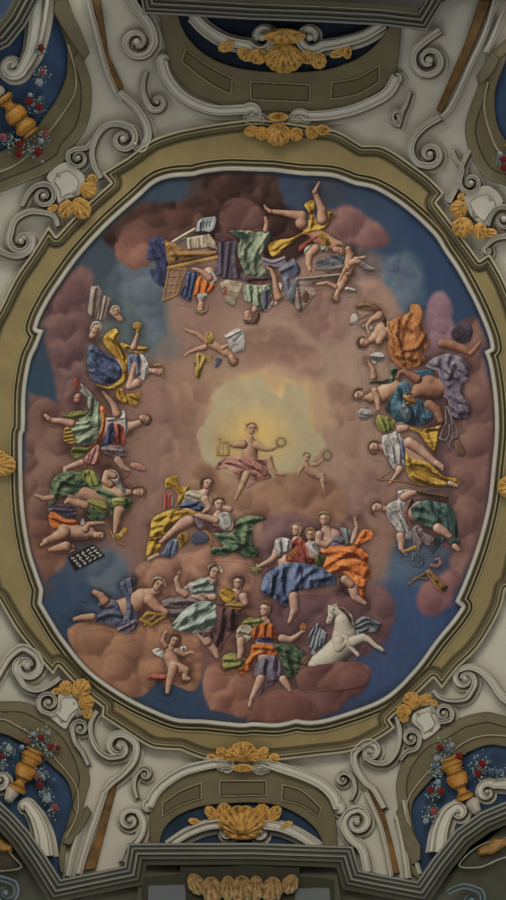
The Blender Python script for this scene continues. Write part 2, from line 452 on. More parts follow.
# ================================================================== scrolls
def scroll(label, path, c, turns=1.4, sgn=1, w=(4, 6), c0=None, sgn0=1, turns0=1.3, col=(160, 157, 146), group=None, h=1.0, name='stucco_scroll', parent=None, eye=.26, base_h=0.0):
    """a run of moulding that curls up into a volute round c (and round c0 at its start)"""
    def spiral(p, c, turns, sgn):
        a0 = atan2(p[1] - c[1], p[0] - c[0]); r0 = hypot(p[0] - c[0], p[1] - c[1])
        out = []
        n = int(turns * 20)
        for k in range(1, n + 1):
            t = k / n; r = r0 * (1 - .74 * t ** .9)
            a = a0 + sgn * turns * 2 * pi * t
            out.append((c[0] + r * cos(a), c[1] + r * sin(a)))
        return out, r0
    w = (w[0] * 1.35, w[1] * 1.35); h = h * 2.2; turns = turns * .78 if turns > 1 else turns
    base = [tuple(q) for q in spl(path, False, 6)] if len(path) > 2 else [(path[0][0] + (path[-1][0] - path[0][0]) * k / 8, path[0][1] + (path[-1][1] - path[0][1]) * k / 8) for k in range(9)]
    s1, r1 = spiral(base[-1], c, turns, sgn)
    ws = list(np.linspace(w[0], w[1], len(base))) + list(np.linspace(w[1], max(w[1] * .5, 1.4), len(s1)))
    P = base + s1
    if c0 is not None:
        s0, r0 = spiral(base[0], c0, turns0, sgn0)
        P = s0[::-1] + P; ws = list(np.linspace(max(w[0] * .35, 1.2), w[0], len(s0))) + ws
    # even spacing, no doubled points
    Q = [P[0]]; WW = [ws[0]]
    for q, x in zip(P[1:], ws[1:]):
        if hypot(q[0] - Q[-1][0], q[1] - Q[-1][1]) > .35: Q.append(q); WW.append(x)
    pr = [(a, b * h) + tuple(r) for a, b, *r in TUBE]
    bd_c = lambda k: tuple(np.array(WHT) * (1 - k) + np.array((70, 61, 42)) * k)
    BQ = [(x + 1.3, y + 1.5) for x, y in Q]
    if parent is None:
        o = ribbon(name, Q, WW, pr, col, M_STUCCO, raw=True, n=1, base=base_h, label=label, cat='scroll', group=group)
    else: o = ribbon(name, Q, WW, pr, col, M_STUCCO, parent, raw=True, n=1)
    if base_h == 0: ribbon('painted_shadow', BQ, [max(a * 1.15, 1) + 4.5 for a in WW], [(0, -.004, bd_c(0)), (.14, -.003, bd_c(.25)), (.3, -.002, bd_c(.95)), (.7, -.002, bd_c(.95)), (.86, -.003, bd_c(.25)), (1, -.004, bd_c(0))], WHT, M_STUCCO, o, raw=True, n=1)  # the scroll's shadow painted as a brown band, set off sideways and fading
    for cc, rr in ((c, r1),) + (((c0, r0),) if c0 is not None else ()):
        e = chain([(cc[0], cc[1], rr * eye)])
        field('scroll_eye', e, 3, lambda X, Y, S, R=rr * eye: base_h + .02 + .10 * h * np.sqrt(np.clip(-S / R * 2 - (S / R) ** 2, 0, 1)), flat(col), M_STUCCO, o)
    return o
G1 = 'large white stucco scrolls around the oval'
# lower left
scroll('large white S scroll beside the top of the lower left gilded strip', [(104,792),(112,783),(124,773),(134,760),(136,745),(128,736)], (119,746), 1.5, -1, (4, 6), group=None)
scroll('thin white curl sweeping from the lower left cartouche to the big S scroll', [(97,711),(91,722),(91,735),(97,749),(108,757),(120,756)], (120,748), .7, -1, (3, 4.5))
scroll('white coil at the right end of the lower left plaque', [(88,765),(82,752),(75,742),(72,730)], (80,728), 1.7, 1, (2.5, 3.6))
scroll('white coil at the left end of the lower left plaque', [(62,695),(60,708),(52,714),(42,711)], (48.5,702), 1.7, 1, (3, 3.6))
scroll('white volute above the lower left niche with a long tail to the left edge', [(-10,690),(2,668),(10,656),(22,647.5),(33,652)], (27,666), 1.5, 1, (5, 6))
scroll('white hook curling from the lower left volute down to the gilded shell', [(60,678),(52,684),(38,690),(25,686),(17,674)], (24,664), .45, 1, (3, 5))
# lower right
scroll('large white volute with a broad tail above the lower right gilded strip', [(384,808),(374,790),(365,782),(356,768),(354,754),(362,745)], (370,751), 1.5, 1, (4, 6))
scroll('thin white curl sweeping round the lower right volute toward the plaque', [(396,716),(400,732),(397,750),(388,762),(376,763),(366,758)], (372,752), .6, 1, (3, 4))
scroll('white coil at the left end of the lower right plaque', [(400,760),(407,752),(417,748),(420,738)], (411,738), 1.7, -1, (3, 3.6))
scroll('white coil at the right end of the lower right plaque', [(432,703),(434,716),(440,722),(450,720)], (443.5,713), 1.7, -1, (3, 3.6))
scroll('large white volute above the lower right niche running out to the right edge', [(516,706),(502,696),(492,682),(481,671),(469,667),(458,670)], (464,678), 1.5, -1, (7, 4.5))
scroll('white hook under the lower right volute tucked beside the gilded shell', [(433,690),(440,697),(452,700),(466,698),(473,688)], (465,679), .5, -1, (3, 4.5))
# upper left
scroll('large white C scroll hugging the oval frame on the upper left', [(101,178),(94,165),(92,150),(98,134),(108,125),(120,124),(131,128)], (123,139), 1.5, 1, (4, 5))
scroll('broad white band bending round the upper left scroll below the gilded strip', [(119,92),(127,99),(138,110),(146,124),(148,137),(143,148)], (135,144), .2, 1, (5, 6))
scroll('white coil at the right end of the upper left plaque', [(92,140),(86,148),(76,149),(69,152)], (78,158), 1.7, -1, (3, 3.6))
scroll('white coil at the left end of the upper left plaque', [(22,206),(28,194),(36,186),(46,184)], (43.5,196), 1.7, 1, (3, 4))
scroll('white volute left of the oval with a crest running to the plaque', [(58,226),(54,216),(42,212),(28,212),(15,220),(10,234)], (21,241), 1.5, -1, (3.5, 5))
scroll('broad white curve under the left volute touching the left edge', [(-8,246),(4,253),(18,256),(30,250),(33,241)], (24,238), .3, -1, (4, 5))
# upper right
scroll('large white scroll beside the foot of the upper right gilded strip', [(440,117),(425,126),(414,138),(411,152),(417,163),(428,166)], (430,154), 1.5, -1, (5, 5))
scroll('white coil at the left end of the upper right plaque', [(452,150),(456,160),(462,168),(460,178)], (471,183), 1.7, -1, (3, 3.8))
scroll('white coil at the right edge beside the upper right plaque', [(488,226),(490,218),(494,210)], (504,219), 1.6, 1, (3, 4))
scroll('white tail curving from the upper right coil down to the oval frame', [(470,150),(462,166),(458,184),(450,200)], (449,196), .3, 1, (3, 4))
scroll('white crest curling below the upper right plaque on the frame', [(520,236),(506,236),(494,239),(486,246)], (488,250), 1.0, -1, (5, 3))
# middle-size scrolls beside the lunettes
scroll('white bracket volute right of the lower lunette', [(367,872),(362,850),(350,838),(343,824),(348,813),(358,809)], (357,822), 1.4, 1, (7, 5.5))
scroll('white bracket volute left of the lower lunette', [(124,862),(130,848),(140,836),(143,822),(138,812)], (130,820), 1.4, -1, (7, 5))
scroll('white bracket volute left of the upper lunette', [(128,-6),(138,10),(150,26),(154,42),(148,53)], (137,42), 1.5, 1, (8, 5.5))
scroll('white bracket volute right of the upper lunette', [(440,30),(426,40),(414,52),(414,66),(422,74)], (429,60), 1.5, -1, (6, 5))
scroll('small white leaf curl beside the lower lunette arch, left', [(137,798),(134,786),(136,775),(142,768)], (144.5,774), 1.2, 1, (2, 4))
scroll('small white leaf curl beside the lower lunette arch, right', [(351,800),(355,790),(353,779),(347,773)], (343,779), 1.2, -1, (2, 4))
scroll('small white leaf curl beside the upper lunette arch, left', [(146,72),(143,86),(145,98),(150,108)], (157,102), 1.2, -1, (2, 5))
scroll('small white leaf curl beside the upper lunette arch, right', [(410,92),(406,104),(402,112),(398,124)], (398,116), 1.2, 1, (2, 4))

# arch mouldings over the lunettes, ending in coils
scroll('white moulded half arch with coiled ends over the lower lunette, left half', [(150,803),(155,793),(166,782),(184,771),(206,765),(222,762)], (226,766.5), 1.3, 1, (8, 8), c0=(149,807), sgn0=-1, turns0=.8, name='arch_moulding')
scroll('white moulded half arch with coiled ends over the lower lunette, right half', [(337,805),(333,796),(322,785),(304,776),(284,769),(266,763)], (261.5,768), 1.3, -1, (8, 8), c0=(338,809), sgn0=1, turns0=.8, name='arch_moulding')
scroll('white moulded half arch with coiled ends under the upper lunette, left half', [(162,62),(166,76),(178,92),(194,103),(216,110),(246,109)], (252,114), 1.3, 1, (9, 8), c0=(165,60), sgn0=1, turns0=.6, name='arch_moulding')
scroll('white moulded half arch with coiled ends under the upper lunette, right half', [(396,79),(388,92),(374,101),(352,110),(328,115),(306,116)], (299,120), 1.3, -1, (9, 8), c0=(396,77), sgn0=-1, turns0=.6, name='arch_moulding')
for lab, c, rx in (('coiled white boss left of the lower gilded shell', (226,766), 9), ('coiled white boss right of the lower gilded shell', (261,768), 9), ('coiled white boss left of the upper gilded shell', (255,118.5), 11), ('coiled white boss right of the upper gilded shell', (299,119.5), 11)):
    s = poly([(c[0]-rx, c[1]-4), (c[0], c[1]-6.5), (c[0]+rx, c[1]-4), (c[0]+rx, c[1]+4), (c[0], c[1]+6.5), (c[0]-rx, c[1]+4)], 5)
    field('scroll_boss', s, 3, lambda X, Y, S: np.interp(-S, [0,.4,1.4,2,2.6,3.4,4,4.8,6], [-.02,.09,.13,.1,.07,.13,.12,.09,.14]), lambda X, Y, S: np.where(((-S > 1.8) & (-S < 2.9))[..., None], np.array(WHD, float), np.array(WHT, float)), M_STUCCO, label=lab, cat='boss')

# recessed panels in the lunette arches
PAN = [([(162,817),(162,803),(181,790),(202,782),(202,799),(181,806)], 'left panel of the lower arch'), ([(219,780),(267,780),(267,796),(219,797)], 'centre panel of the lower arch'), ([(282,784),(302,790),(322,808),(319,818),(301,806),(281,801)], 'right panel of the lower arch'),
       ([(185,48),(181,62),(208,83),(231,95),(233,78),(208,65)], 'left panel of the upper arch'), ([(250,81),(311,84),(310,103),(250,100)], 'centre panel of the upper arch'), ([(331,82),(357,77),(380,64),(380,82),(357,95),(330,100)], 'right panel of the upper arch')]
for p, nm in PAN:
    cn = () if len(p) == 4 else ((2, 5) if p[0][0] in (162, 185) else (1, 4))
    s = poly([q if k in cn else (q[0], q[1], 0) for k, q in enumerate(p)], 5)
    field('arch_panel', s, 2.5, lambda X, Y, S: np.interp(-S, [0,.5,1.2,2.0,3,50], [.045,.085,.08,.06,.05,.05]),
          lambda X, Y, S: np.where((-S < 1.1)[..., None], np.array((128,121,100.)), np.where((-S < 2.6)[..., None], np.array((58,52,40.)), np.array((78,70,52.)))), M_STUCCO, label='dark recessed ' + nm, cat='panel')

# white pediment scrolls
PED = [('white pediment scroll left of the big lower gilded shell', [(168,846),(186,834),(206,826),(222,824)], (226,831), 1), ('white pediment scroll right of the big lower gilded shell', [(318,848),(300,836),(282,828),(266,825)], (261,832), -1),
       ('white pediment scroll left of the big upper gilded shell', [(192,14),(206,28),(226,40),(248,45)], (262,37), -1), ('white pediment scroll right of the big upper gilded shell', [(384,24),(364,36),(340,43),(322,46)], (310,37), 1)]
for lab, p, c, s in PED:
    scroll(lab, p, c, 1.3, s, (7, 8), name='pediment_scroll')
CPED = [('ribbed white pediment scroll beside the lower left urn', [(44,856),(42,836),(36,818),(28,806)], (25,806), -1, 15), ('white coil left of the lower left urn at the picture edge', [(-24,800),(-10,794),(-4,788)], (0,780), -1, 9),
        ('ribbed white pediment scroll left of the lower right urn', [(438,852),(440,832),(447,814),(456,806)], (458,812), 1, 15), ('ribbed white pediment scroll right of the lower right urn', [(520,786),(506,784),(494,785)], (487,792), -1, 12),
        ('ribbed white pediment scroll below the upper left urn corner', [(40,-8),(37,24),(32,50),(23,68)], (12,66), 1, 17)]
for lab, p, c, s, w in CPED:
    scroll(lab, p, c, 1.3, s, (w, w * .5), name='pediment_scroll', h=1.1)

# plaques (white cartouches) and their gilded shells
CAR = [('white stucco plaque with dropping tassels above the lower left niche', [(58,694),(68,690),(80,692),(86,706),(80,712),(72,720),(66,730),(56,724),(47,714),(56,708)], [(61,719,2.2),(73,702,2.4),(79,710,3.2),(76,714,2)]),
       ('white stucco plaque with dropping tassels above the lower right niche', [(413,712),(422,708),(432,706),(437,716),(441,728),(424,741),(419,730),(411,722)], [(430,728,2.2),(418,714,2.4),(432,709,3)]),
       ('white stucco plaque with dropping tassels below the upper left niche', [(46,176),(66,161),(82,172),(86,182),(80,196),(66,200),(58,205),(54,190)], [(58,174,2.8),(73,190,3.2),(66,199,2.2)]),
       ('white stucco plaque with dropping tassels below the upper right niche', [(463,196),(488,185),(504,201),(494,216),(486,228),(478,224),(468,213)], [(489,197,3.4),(474,213,3.2),(484,223,2.4)])]
for lab, p, dr in CAR:
    o = slab('stucco_plaque', p, .11, WHT, n=4, edge=.8, label=lab, cat='plaque', group='white plaques at the four corners')
    cx_ = sum(q[0] for q in p) / len(p); cy_ = sum(q[1] for q in p) / len(p)
    inr = poly([(cx_ + (q[0] - cx_) * .62, cy_ + (q[1] - cy_) * .62) for q in p], 4)
    field('plaque_field', inr, 2.5, lambda X, Y, S: np.interp(-S, [0, .5, 1.1, 50], [.10, .15, .135, .135]), lambda X, Y, S: np.where((-S < .7)[..., None], np.array((104, 99, 86.)), np.array((154, 151, 140.))), M_STUCCO, o)
    for x, y, r in dr:
        d = chain([(x, y, r * .7), (x + r * .5, y + r * .8, r)])
        field('tassel', d, 3, lambda X, Y, S, r=r: .10 + .05 * np.sqrt(np.clip(-S / r, 0, 1)), flat((118,115,104)), M_STUCCO, o)

def shell(label, blobs, ridge=(), name='gilded_shell', base=.10, col=GLD, lt=GLL, dk=GLK, **kw):
    """lobed gilded shell work; every lobe a part fluted towards its root"""
    t = None
    b0 = blobs[0]
    t = thing(name, b0[0], b0[1], label, 'gilded shell')
    for k, b in enumerate(blobs):
        x, y, rx, ry, ang = b[:5]; rx *= 1.12; ry *= 1.12
        ca, sa = cos(radians(ang)), sin(radians(ang))
        n = 40; pts = []
        lob = b[5] if len(b) > 5 else 5
        for i in range(n):
            a = 2 * pi * i / n
            rr = 1 + (.09 * abs(sin(lob * a)) if lob else 0) * (1 if cos(a) > -.4 else 0)
            u, v = rx * rr * cos(a), ry * rr * sin(a)
            pts.append((x + u * ca - v * sa, y + u * sa + v * ca))
        s = sd_poly(pts)
        root = (x - rx * .9 * ca, y - rx * .9 * sa)
        R = min(rx, ry)
        def hf(X, Y, S, R=R, root=root, k=k, lob=lob):
            a = np.arctan2(Y - root[1], X - root[0])
            d = np.hypot(X - root[0], Y - root[1])
            return base + .012 * k + R * .014 * np.sqrt(np.clip(-S / R * 2, 0, 1)) - .02 * np.exp(-((-S - R * .55) / (R * .3)) ** 2) + .012 * np.sin(a * lob * 3.2) * sstep(0, R, d) 
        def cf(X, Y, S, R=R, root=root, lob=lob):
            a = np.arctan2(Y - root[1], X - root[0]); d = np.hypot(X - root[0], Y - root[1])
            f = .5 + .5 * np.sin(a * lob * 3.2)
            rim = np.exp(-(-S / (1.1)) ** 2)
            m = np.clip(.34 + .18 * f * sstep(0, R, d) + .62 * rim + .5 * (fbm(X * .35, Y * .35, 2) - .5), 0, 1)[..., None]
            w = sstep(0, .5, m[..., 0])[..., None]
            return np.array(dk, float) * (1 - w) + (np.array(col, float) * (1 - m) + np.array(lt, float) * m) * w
        field('shell_lobe', s, 3, hf, cf, M_GOLD, t)
    return t
shell('small gilded shell with curling leaves on the lower left plaque', [(56,691,4,2.5,160),(66,688,6.5,6,-100),(87,712,6,4.5,80),(86,702,7,6.5,-20),(81,689,9,8,-60)])
shell('small gilded shell with curling leaves on the lower right plaque', [(434,703,3.5,2.5,40),(425,700,6,5,-40),(404,718,4,4,100),(404,711,7,6,160),(412,701,8,7.5,-120)])
shell('small gilded shell with curling leaves on the upper left plaque', [(53,208,5,3,160),(92,180,5,4.5,-80),(88,190,7.5,7,20),(66,209,8,6.5,120),(81,208,10,8,60)])
shell('small gilded shell with curling leaves on the upper right plaque', [(461,197,4,3,-60),(490,233,6,4,0),(480,231,7.5,6,80),(459,209,7.5,7.5,160),(463,227,9,9.5,110)])
shell('gilded shell crest at the middle of the lower oval frame', [(212,758,5,3.5,190),(222,753.5,6,5,230),(274,758,5,4,-10),(262,754,7,5,-50),(232,755,6,6,200),(253,755,6,6,-20),(243,752,9,11,-90,6),(243,768,3.5,9,90)])
shell('gilded shell crest at the middle of the upper oval frame', [(252,131,7,5,170),(322,130,7,4.5,0),(312,132,6,6,60),(262,133,6,6,120),(296,134,6,6,60),(278,134,10,11,90,6),(278,117,4,9,-90)])
shell('large gilded shell over the lower lunette, leaves to both sides', [(195,822,6,3,200),(212,814,8,5,230),(224,811,7,6.5,-90),(286,825,6,3,-20),(274,814,8,5.5,-50),(262,812,7,6.5,-90),(242,822,14,20,-90,7),(242,832,7,15,90,3)], base=.06)
shell('large gilded shell over the upper lunette, leaves to both sides', [(347,52,4,6,0),(338,53,8,4,-20),(227,46,8,5,160),(246,54,6,8,120),(318,60,8,7,60),(307,57,6,8,100),(258,56,7,8,100),(284,58,13,16,90,7),(284,36,7,18,90,3)], base=.06, col=(140,104,48), lt=(185,152,84))
shell('half gilded shell at the left edge of the frame', [(-2,459,8,8,0),(4,465,10,9,0,6)], base=.12)
shell('half gilded shell at the right edge of the frame', [(508,487,9,9,180,6)], base=.12)

# urns with garlands
def urn(label, x, y, ang, s, glab, buds, leaves):
    t = thing('gilded_urn', x, y, label, 'urn', None)
    ca, sa = cos(radians(ang)), sin(radians(ang))
    def T(u, v): return (x + (u * ca - v * sa) * s, y + (u * sa + v * ca) * s)
    # profile along +u from foot to lip: (u, half width)
    prof = [(-22, 8), (-20, 9), (-17, 8), (-14, 4.5), (-11, 4.5), (-8, 8), (-3, 10), (2, 10.5), (5, 8), (7, 7.5), (9, 9), (13, 11), (15, 10), (18, 8), (20, 9), (21, 8)]
    def piece(nm, a, b, lift):
        pr = [p for p in prof if a <= p[0] <= b]
        pts = [T(u, w) for u, w in pr] + [T(u, -w) for u, w in reversed(pr)]
        sp = sd_poly(pts)
        def loc(X, Y):
            dx, dy = (X - x) / s, (Y - y) / s
            return dx * ca + dy * sa, -dx * sa + dy * ca
        U = [p[0] for p in prof]; Wd = [p[1] for p in prof]
        def hf(X, Y, S):
            u, v = loc(X, Y); w = np.interp(u, U, Wd)
            return .05 + lift + .16 * s * np.sqrt(np.clip(1 - (v / w) ** 2, 0, 1)) * (w / 11)
        def cf(X, Y, S):
            u, v = loc(X, Y); w = np.interp(u, U, Wd)
            ring = np.exp(-((u + 8) / .8) ** 2) + np.exp(-((u - 5) / .9) ** 2) + np.exp(-((u + 17) / .8) ** 2) + np.exp(-((u - 18) / .9) ** 2)
            orn = .5 + .5 * np.sin(v * 1.6) * np.sin(u * 1.1)
            m = np.clip(.62 + .16 * orn + .2 * (fbm(X * .5, Y * .5, 2) - .5), 0, 1)[..., None]
            c = np.array(GLK, float) * (1 - m) + np.array((176,126,52.)) * m
            return c * (1 - .45 * np.clip(ring, 0, 1))[..., None]
        field(nm, sp, 3, hf, cf, M_GOLD, t)
    piece('urn_foot', -22, -14, 0); piece('urn_stem', -14, -8, 0); piece('urn_body', -8, 5, .02); piece('urn_neck', 5, 13, .0); piece('urn_lip', 13, 21, .02)
    g = thing('flower_garland', buds[0][0], buds[0][1], glab, 'garland')
    # leaves: many tiny ones, one mesh
    V = []; Fc = []; C = []
    R = random.Random(int(x * 7 + y))
    for (lx, ly, lr, n) in leaves:
        for k in range(int(n * 1.7)):
            px = lx + R.gauss(0, lr * .5); py = ly + R.gauss(0, lr * .5); a = R.random() * 6.28; L = R.uniform(1.3, 2.6); w = L * .38
            h = .10 + R.random() * .05
            q = [(px, py, h), (px + cos(a) * L * .5 - sin(a) * w, py + sin(a) * L * .5 + cos(a) * w, h + .03), (px + cos(a) * L, py + sin(a) * L, h - .01), (px + cos(a) * L * .5 + sin(a) * w, py + sin(a) * L * .5 - cos(a) * w, h + .03)]
            b = len(V); V += [PW(*p) for p in q]; Fc.append((b, b + 1, b + 2, b + 3))
            c = R.choice([(88,104,98), (70,88,76), (134,142,142), (58,78,84), (112,122,118), (150,150,148), (60,72,56)]); C += [c] * 4
    lf = mk('garland_leaves', V, Fc, np.array(C), M_STUCCO, g, smooth=False); lf['kind'] = 'stuff'
    for bx, by, br, kind in buds:
        cc = {'r': (112, 42, 38), 'w': (140, 144, 148), 'p': (130, 84, 82), 'b': (92, 108, 126)}[kind]
        dd = {'r': (80, 20, 22), 'w': (110, 120, 132), 'p': (112, 48, 52), 'b': (60, 80, 112)}[kind]
        n = 36
        pts = [(bx + br * (1 + .13 * sin(5 * 2 * pi * i / n)) * cos(2 * pi * i / n), by + br * (1 + .13 * sin(5 * 2 * pi * i / n)) * sin(2 * pi * i / n)) for i in range(n)]
        s = sd_poly(pts)
        def hf(X, Y, S, bx=bx, by=by, br=br):
            d = np.hypot(X - bx, Y - by); a = np.arctan2(Y - by, X - bx)
            return .15 + .05 * (1 - (d / br) ** 2) + .012 * np.sin(d * 3.5 + a * 2)
        def cf(X, Y, S, bx=bx, by=by, br=br, cc=cc, dd=dd):
            d = np.hypot(X - bx, Y - by); a = np.arctan2(Y - by, X - bx)
            m = (.5 + .5 * np.sin(d * 3.2 + a * 2))[..., None]
            return np.array(dd, float) * (1 - m) + np.array(cc, float) * m
        field('rose' if kind in 'rp' else 'white_blossom', s, 3.5, hf, cf, M_STUCCO, g)
    return t
urn('gilded urn in the lower left blue niche', 26, 770, -65, 1.06, 'garland of red and white blossoms over the lower left urn',
    [(41,738,3.6,'r'),(27,741,3,'p'),(51,747,3.6,'r'),(58,748,2.8,'r'),(9,749,3.4,'w'),(2,756,3,'r'),(37,777,2.8,'p'),(40,785,3.6,'r'),(47,799,4.2,'w'),(55,807,3.4,'p'),(48,733,2.4,'w'),(33,734,2.4,'w'),(46,773,2.6,'b'),(54,780,2.2,'b'),(22,747,2.4,'w')],
    [(40,740,14,110),(48,752,8,40),(8,750,9,60),(42,775,7,50),(47,795,7,50),(52,812,6,30),(3,765,6,30)])
urn('gilded urn in the lower right blue niche', 457, 778, -112, 1.06, 'garland of red and blue-white blossoms over the lower right urn',
    [(440,748,3.8,'r'),(459,756,3.8,'r'),(448,750,2.6,'b'),(437,758,3.2,'w'),(482,764,4.2,'r'),(478,773,3.6,'r'),(435,766,2.8,'b'),(431,790,3.8,'r'),(441,791,3.8,'r'),(438,782,3,'w'),(434,811,4,'p'),(426,821,3,'w'),(499,772,3,'b'),(452,745,2.6,'w'),(490,770,2.4,'b')],
    [(445,752,12,100),(480,768,12,80),(437,772,7,50),(434,792,8,60),(432,812,8,60),(500,773,7,40)])
urn('gilded urn in the upper left blue niche', 17, 116, 52, 1.1, 'garland of red and white blossoms around the upper left urn',
    [(29,101,4.4,'r'),(39,107,4,'r'),(43,72,3.2,'p'),(39,82,4,'w'),(41,48,3.6,'r'),(46,134,3.6,'p'),(38,152,4.4,'r'),(20,144,4,'r'),(19,154,4,'r'),(3,137,4,'p'),(41,141,3,'w'),(30,95,2.4,'w')],
    [(38,104,9,60),(41,75,8,60),(40,50,7,40),(44,140,8,60),(30,150,12,80),(8,142,8,50)])
urn('gilded urn at the right edge in the upper right blue niche', 524, 134, 128, 1.0, 'tip of a flower garland at the right edge, upper right niche',
    [(504,160,4,'r'),(504,168,3.6,'r'),(500,154,2.6,'w')], [(502,160,7,50)])
# white urn pedestals
for lab, x, y in (('white knob pedestal under the lower left urn', 12, 792), ('white knob pedestal under the lower right urn', 473, 804), ('white knob pedestal behind the upper left urn', -2, 92)):
    s = chain([(x, y, 7), (x + (-3 if x < 250 else 3), y + 6, 5)])
    field('pedestal_knob', s, 2.5, lambda X, Y, S: .06 + .14 * np.sqrt(np.clip(-S / 7, 0, 1)), flat(WHT), M_STUCCO, label=lab, cat='pedestal')

# ================================================================== great cornices
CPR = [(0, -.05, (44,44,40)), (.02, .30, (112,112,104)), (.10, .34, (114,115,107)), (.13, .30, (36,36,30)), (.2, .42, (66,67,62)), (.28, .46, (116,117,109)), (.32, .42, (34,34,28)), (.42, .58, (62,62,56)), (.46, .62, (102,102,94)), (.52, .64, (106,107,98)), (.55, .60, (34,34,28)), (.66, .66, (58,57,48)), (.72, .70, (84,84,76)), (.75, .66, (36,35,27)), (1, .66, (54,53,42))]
def cornice(name, path, w, side):
    pr = CPR if side > 0 else [(1 - a, b, c) for a, b, c in reversed(CPR)]
    P = np.array(path, float)
    # path is the outer (oval side) edge: shift the centre line by half the width
    a = np.roll(P, -1, 0) - P; b = P - np.roll(P, 1, 0); a[-1] = b[-1]; b[0] = a[0]
    a /= np.linalg.norm(a, axis=1)[:, None]; b /= np.linalg.norm(b, axis=1)[:, None]
    na = np.stack([-a[:, 1], a[:, 0]], -1); nb = np.stack([-b[:, 1], b[:, 0]], -1)
    N = na + nb; N /= np.linalg.norm(N, axis=1)[:, None]
    k = w / 2 / np.clip((N * na).sum(1), .45, 1)
    Q = P + N * k[:, None] * side
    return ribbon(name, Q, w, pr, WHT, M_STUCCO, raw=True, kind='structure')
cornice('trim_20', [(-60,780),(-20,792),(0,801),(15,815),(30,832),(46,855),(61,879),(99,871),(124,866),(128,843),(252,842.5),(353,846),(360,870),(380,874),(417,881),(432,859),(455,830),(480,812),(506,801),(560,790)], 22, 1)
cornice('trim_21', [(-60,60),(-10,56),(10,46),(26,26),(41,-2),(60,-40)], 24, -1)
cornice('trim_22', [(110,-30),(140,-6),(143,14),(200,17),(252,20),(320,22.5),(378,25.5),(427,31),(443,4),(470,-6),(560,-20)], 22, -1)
# what lies below the cornices: olive soffit, deeper set, with gold
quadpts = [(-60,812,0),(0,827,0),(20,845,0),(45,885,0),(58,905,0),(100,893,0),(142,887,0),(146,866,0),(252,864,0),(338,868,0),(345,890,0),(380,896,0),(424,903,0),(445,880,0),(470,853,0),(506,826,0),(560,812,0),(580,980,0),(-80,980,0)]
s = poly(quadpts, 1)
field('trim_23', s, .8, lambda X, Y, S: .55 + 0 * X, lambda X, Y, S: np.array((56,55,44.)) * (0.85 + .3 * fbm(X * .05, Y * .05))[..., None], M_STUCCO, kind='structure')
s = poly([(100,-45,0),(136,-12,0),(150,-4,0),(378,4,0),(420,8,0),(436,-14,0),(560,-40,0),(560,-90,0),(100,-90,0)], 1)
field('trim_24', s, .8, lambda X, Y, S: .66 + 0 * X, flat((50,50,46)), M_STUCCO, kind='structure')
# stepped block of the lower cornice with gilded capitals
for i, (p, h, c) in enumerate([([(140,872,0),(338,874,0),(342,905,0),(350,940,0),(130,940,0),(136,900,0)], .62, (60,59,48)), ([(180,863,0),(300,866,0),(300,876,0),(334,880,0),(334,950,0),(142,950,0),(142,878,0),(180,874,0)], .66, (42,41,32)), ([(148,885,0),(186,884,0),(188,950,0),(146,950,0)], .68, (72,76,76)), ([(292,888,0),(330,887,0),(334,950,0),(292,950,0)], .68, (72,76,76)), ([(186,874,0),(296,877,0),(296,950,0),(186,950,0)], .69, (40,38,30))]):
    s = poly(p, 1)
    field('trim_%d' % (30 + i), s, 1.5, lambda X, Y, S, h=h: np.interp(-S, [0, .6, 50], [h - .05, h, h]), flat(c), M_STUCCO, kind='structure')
shell('row of gilded shell leaves under the lower cornice', [(196,884,10,7,60),(290,884,9,7,120),(212,890,12,9,80),(272,890,12,9,100),(228,888,11,7,90),(256,888,11,7,90),(242,890,13,9,90)], name='gilded_capital', base=.72, col=(104,78,38), lt=(132,112,78), dk=(40,28,14))
# oval window heads in the lower corners with gilded flourishes
for lab, pts, gp in (('dark arched window head at the lower left edge', [(-40,870),(-20,838),(0,842),(14,856),(22,868),(0,872)], (0,845,12,5,20)), ('dark arched window head at the lower right edge', [(458,866),(474,848),(500,838),(540,834),(540,856),(506,858),(480,868)], (494,846,16,6,-22))):
    s = poly(pts, 5)
    o = field('window_head', s, 2, lambda X, Y, S: np.interp(-S, [0,.8,1.6,2.4,50], [.55,.66,.64,.6,.6]), lambda X, Y, S: np.where((-S < 1.6)[..., None], np.array((132,130,118.)), np.array((52,48,38.))), M_STUCCO, label=lab, cat='window head')
    q = poly([(gp[0] + gp[2] * cos(a / 12 * 2 * pi) * (1 + .15 * (a % 2)), gp[1] + gp[3] * sin(a / 12 * 2 * pi) * (1 + .3 * (a % 2)) + (cos(a / 12 * 2 * pi) * gp[2] * math.tan(radians(gp[4])))) for a in range(12)], 3)
    field('gilded_flourish', q, 3, lambda X, Y, S: .62 + .03 * np.clip(-S, 0, 2), lambda X, Y, S: np.array((104,74,30.)) * (0.6 + .8 * fbm(X * .6, Y * .6))[..., None], M_GOLD, o)
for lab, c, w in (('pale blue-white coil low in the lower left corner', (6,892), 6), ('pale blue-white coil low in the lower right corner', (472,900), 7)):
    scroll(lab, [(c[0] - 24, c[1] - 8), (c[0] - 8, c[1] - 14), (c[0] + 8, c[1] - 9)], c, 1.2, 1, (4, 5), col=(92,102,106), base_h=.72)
# ================================================================== the ceiling painting
PAINT = thing('ceiling_painting', 258, 447, 'huge oval sky fresco with seated figures on mauve clouds inside the ceiling frame', 'painting')
_lay = [0]
def layer():
    _lay[0] += 1
    return .010 + .00008 * _lay[0]
K = 4.016
_o = [0, 0, K]
def Z(x, y, k=K): _o[:] = [x, y, k]
def tp(a, dim=2):
    """flat number list in sheet coordinates -> points"""
    ox, oy, k = _o
    out = []
    for i in range(0, len(a), dim):
        p = [ox + a[i] / k, oy + a[i + 1] / k]
        if dim > 2: p.append(a[i + 2] / k)
        out.append(tuple(p))
    return out

